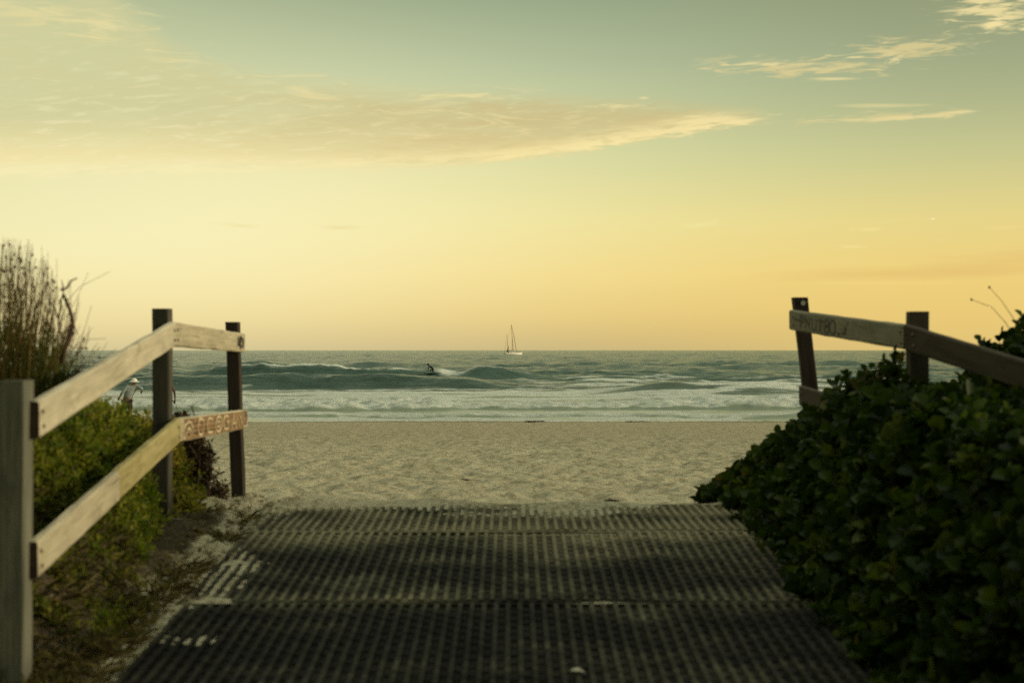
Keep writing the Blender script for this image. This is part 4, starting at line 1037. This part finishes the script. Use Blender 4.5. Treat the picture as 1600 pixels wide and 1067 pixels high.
J = dict(pel=pj(198.5, 625), spine=pj(201, 616), chest=pj(205.5, 606.5), neck=pj(208.5, 601.5), head=pj(209.8, 597.6), crown=pj(210.2, 594.4),
         shl=pj(200, 604.5, -.08), ell=pj(193.5, 613, -.16), wrl=pj(189, 619.5, -.14), pal=pj(187.5, 622, -.12),
         shr=pj(213, 604.5, .04), elr=pj(222.5, 607, -.05), wrr=pj(220.5, 612.5, .10), par=pj(219, 613.5, .17),
         hil=pj(195, 628, -.02), knl=pj(196, 645, -.06), anl=pj(195.5, 661.5, 0), tol=pj(198, 664, -.14), hir=pj(202.5, 628, .02), knr=pj(204.5, 645, -.04), anr=pj(204.5, 661.5, .04), tor=pj(208, 664, -.08))
person(J, M_skin, pe, True, (.8, .6, 0))
def clothe(J, parts, name, mat, parent, grow, root, extra=None):
    JJ = {}
    for k in {q for e in parts for q in e}: JJ[k] = tuple(J[k]) + (RAD[k] * grow.get(k, 1.2),)
    return skin(name, JJ, parts, root, mat, parent)
J['ml'] = tuple(.35 * np.array(J['ell']) + .65 * np.array(J['wrl'])); J['mr'] = tuple(.3 * np.array(J['elr']) + .7 * np.array(J['wrr'])); RAD['ml'] = RAD['mr'] = .034
J['tl'] = tuple(.25 * np.array(J['hil']) + .75 * np.array(J['knl'])); J['tr'] = tuple(.25 * np.array(J['hir']) + .75 * np.array(J['knr'])); RAD['tl'] = RAD['tr'] = .068
J['hem'] = tuple(np.array(J['pel']) + np.array([.0, 0, .02])); RAD['hem'] = .145
clothe(J, [('hem', 'spine'), ('spine', 'chest'), ('chest', 'shl'), ('shl', 'ell'), ('ell', 'ml'), ('chest', 'shr'), ('shr', 'elr'), ('elr', 'mr')], 'shirt', M_shirt, pe, dict(hem=1.25, spine=1.32, chest=1.25, shl=1.35, shr=1.35, ell=1.5, elr=1.5, ml=1.5, mr=1.5), 'hem')
clothe(J, [('pel', 'hil'), ('hil', 'tl'), ('pel', 'hir'), ('hir', 'tr')], 'shorts', M_short, pe, dict(pel=1.12, hil=1.15, hir=1.15, tl=1.35, tr=1.35), 'pel')
mb = MB(); hc = np.array(J['head']) + np.array([.0, 0, .03])
mb.blob(hc + np.array([0, 0, .035]), .108, (1, 1, .85), 14, 8); 
V = []; Fs = []
for i in range(18):
    a = 2 * math.pi * i / 18
    for r_, zz in ((.09, .04), (.19, .0), (.19, -.006), (.09, .03)): V.append(hc + np.array([r_ * math.cos(a), r_ * math.sin(a), zz]))
for i in range(18):
    q = (i + 1) % 18
    for j in range(4): Fs.append((i * 4 + j, i * 4 + (j + 1) % 4, q * 4 + (j + 1) % 4, q * 4 + j))
mb.add(V, Fs); mb.build('hat', M_hat, pe)

x1 = fx(261, PDp); z1 = float(ground(x1, PDp))
def pj2(p_, y_, dep=0.0): return ((p_ - 257.5) / F * PDp, dep, CZ - (y_ - HY) / F * PDp - z1)
p2 = empty('person', (x1, PDp, z1), 'person mostly hidden behind the middle left post with one dark arm showing', 'person')
J2 = dict(pel=pj2(257, 627), spine=pj2(257, 615), chest=pj2(257.3, 603), neck=pj2(257, 595), head=pj2(257, 589.5), crown=pj2(257, 585.5),
          shl=pj2(249.5, 600.5), ell=pj2(247.5, 613.5, .03), wrl=pj2(248.5, 624, -.08), pal=pj2(249, 627.5, -.1),
          shr=pj2(265.2, 600.5), elr=pj2(269.5, 613.5, .02), wrr=pj2(270.6, 623.5, -.03), par=pj2(270.2, 626.5, -.05),
          hil=pj2(253, 629), knl=pj2(253, 645, -.03), anl=pj2(253, 661.5), tol=pj2(252.5, 664, .14), hir=pj2(261, 629), knr=pj2(262.5, 645, -.03), anr=pj2(262.5, 661.5), tor=pj2(263, 664, .14))
person(J2, M_browns, p2, True, (0, 1, 0))
J2['tl'] = tuple(.4 * np.array(J2['hil']) + .6 * np.array(J2['knl'])); J2['tr'] = tuple(.4 * np.array(J2['hir']) + .6 * np.array(J2['knr']))
clothe(J2, [('pel', 'hil'), ('hil', 'tl'), ('pel', 'hir'), ('hir', 'tr')], 'shorts', M_short, p2, dict(pel=1.15, hil=1.15, hir=1.15, tl=1.3, tr=1.3), 'pel')
mb = MB(); mb.blob(np.array(J2['head']) + np.array([0, -.01, .045]), .108, (1, 1, .95), 12, 8, .04); mb.build('hair', M_hair, p2)

# surfer and board
SDp = 147.6; xs_ = fx(672.5, SDp)
zb = CZ - (582.6 - HY) / F * SDp
su = empty('person', (xs_, SDp, zb), 'surfer in black wetsuit crouching on the green wave face', 'person')
q = lambda p_, y_, dep=0.0: ((p_ - 672.5) / F * SDp, dep, (582.6 - y_) / F * SDp)
# scale: one photograph pixel is about 6.6 cm here
J3 = dict(pel=q(677.0, 576.2), spine=q(674.6, 573.9), chest=q(671.8, 572.0), neck=q(669.6, 570.7), head=q(668.4, 569.4), crown=q(667.8, 568.5),
          shl=q(671.0, 572.4, -.2), ell=q(669.8, 575.6, -.26), wrl=q(669.3, 578.9, -.26), pal=q(669.1, 580.0, -.26),
          shr=q(671.4, 571.8, .2), elr=q(669.0, 574.6, .30), wrr=q(666.6, 575.6, .28), par=q(665.4, 575.8, .26),
          hil=q(676.6, 576.8, -.1), knl=q(671.9, 578.2, -.14), anl=q(674.4, 581.6, -.08), tol=q(672.3, 582.3, -.08),
          hir=q(677.2, 576.8, .1), knr=q(675.6, 580.4, .2), anr=q(678.6, 581.4, .06), tor=q(676.8, 582.2, .08))
person(J3, M_suit, su, True, (-.9, 0, -.1))
mb = MB(); mb.blob(np.array(J3['head']) + np.array([.03, 0, .05]), .10, (1, 1, .9), 10, 7, .04); mb.build('hair', M_hair, su)
bo = MB(); V = []; Fs = []
for k in range(13):
    t = k / 12; xx = -.85 + 1.9 * t; hw = .25 * max(.02, 1 - abs((t - .48) / .52) ** 2.4); rk = .16 * (max(0, .3 - t) / .3) ** 2
    for yy, zz in ((-hw, .0), (-hw * .7, .03), (hw * .7, .03), (hw, 0), (hw * .7, -.03), (-hw * .7, -.03)): V.append((xx, yy, zz + rk))
for k in range(12):
    for i in range(6): Fs.append((k * 6 + i, k * 6 + (i + 1) % 6, k * 6 + 6 + (i + 1) % 6, k * 6 + 6 + i))
Fs.append(tuple(range(5, -1, -1))); Fs.append(tuple(72 + i for i in range(6)))
bo.add(V, Fs)
fn = MB(); fn.add([(.80, 0, -.03), (.95, 0, -.03), (.98, 0, -.17), (.80, .012, -.03), (.95, .012, -.03), (.98, .012, -.17)], [(0, 1, 2), (5, 4, 3), (0, 3, 4, 1), (1, 4, 5, 2), (2, 5, 3, 0)])
sbd = empty('surfboard', (xs_ + .12, SDp, zb - .035), 'dark surfboard under the crouching surfer on the wave', 'surfboard')
sbd.rotation_euler = (0, math.radians(-2), math.radians(12))
bo.build('board', flat('board_paint', (.05, .05, .035), .4, .2, 3), sbd); fn.build('fin', M_dk, sbd, smooth=False)

# ------------------------------------------------------------------ camera and output
cam = bpy.data.cameras.new('camera'); cam.lens = 50; cam.sensor_width = 36; cam.clip_start = .1; cam.clip_end = 60000
co = bpy.data.objects.new('camera', cam); col.objects.link(co); scn.camera = co
co.location = (0, 0, CZ); co.rotation_euler = (math.radians(90) + math.atan(13.5 / F), 0, 0)
cam.dof.use_dof = True; cam.dof.focus_distance = 70; cam.dof.aperture_fstop = 2.8
scn.view_settings.view_transform = 'Standard'; scn.view_settings.look = 'None'; scn.view_settings.exposure = 0; scn.view_settings.gamma = 1
scn.view_settings.use_curve_mapping = False
scn.cycles.max_bounces = 6; scn.cycles.transparent_max_bounces = 6
scn.render.film_transparent = False
scn.cycles.use_denoising = False
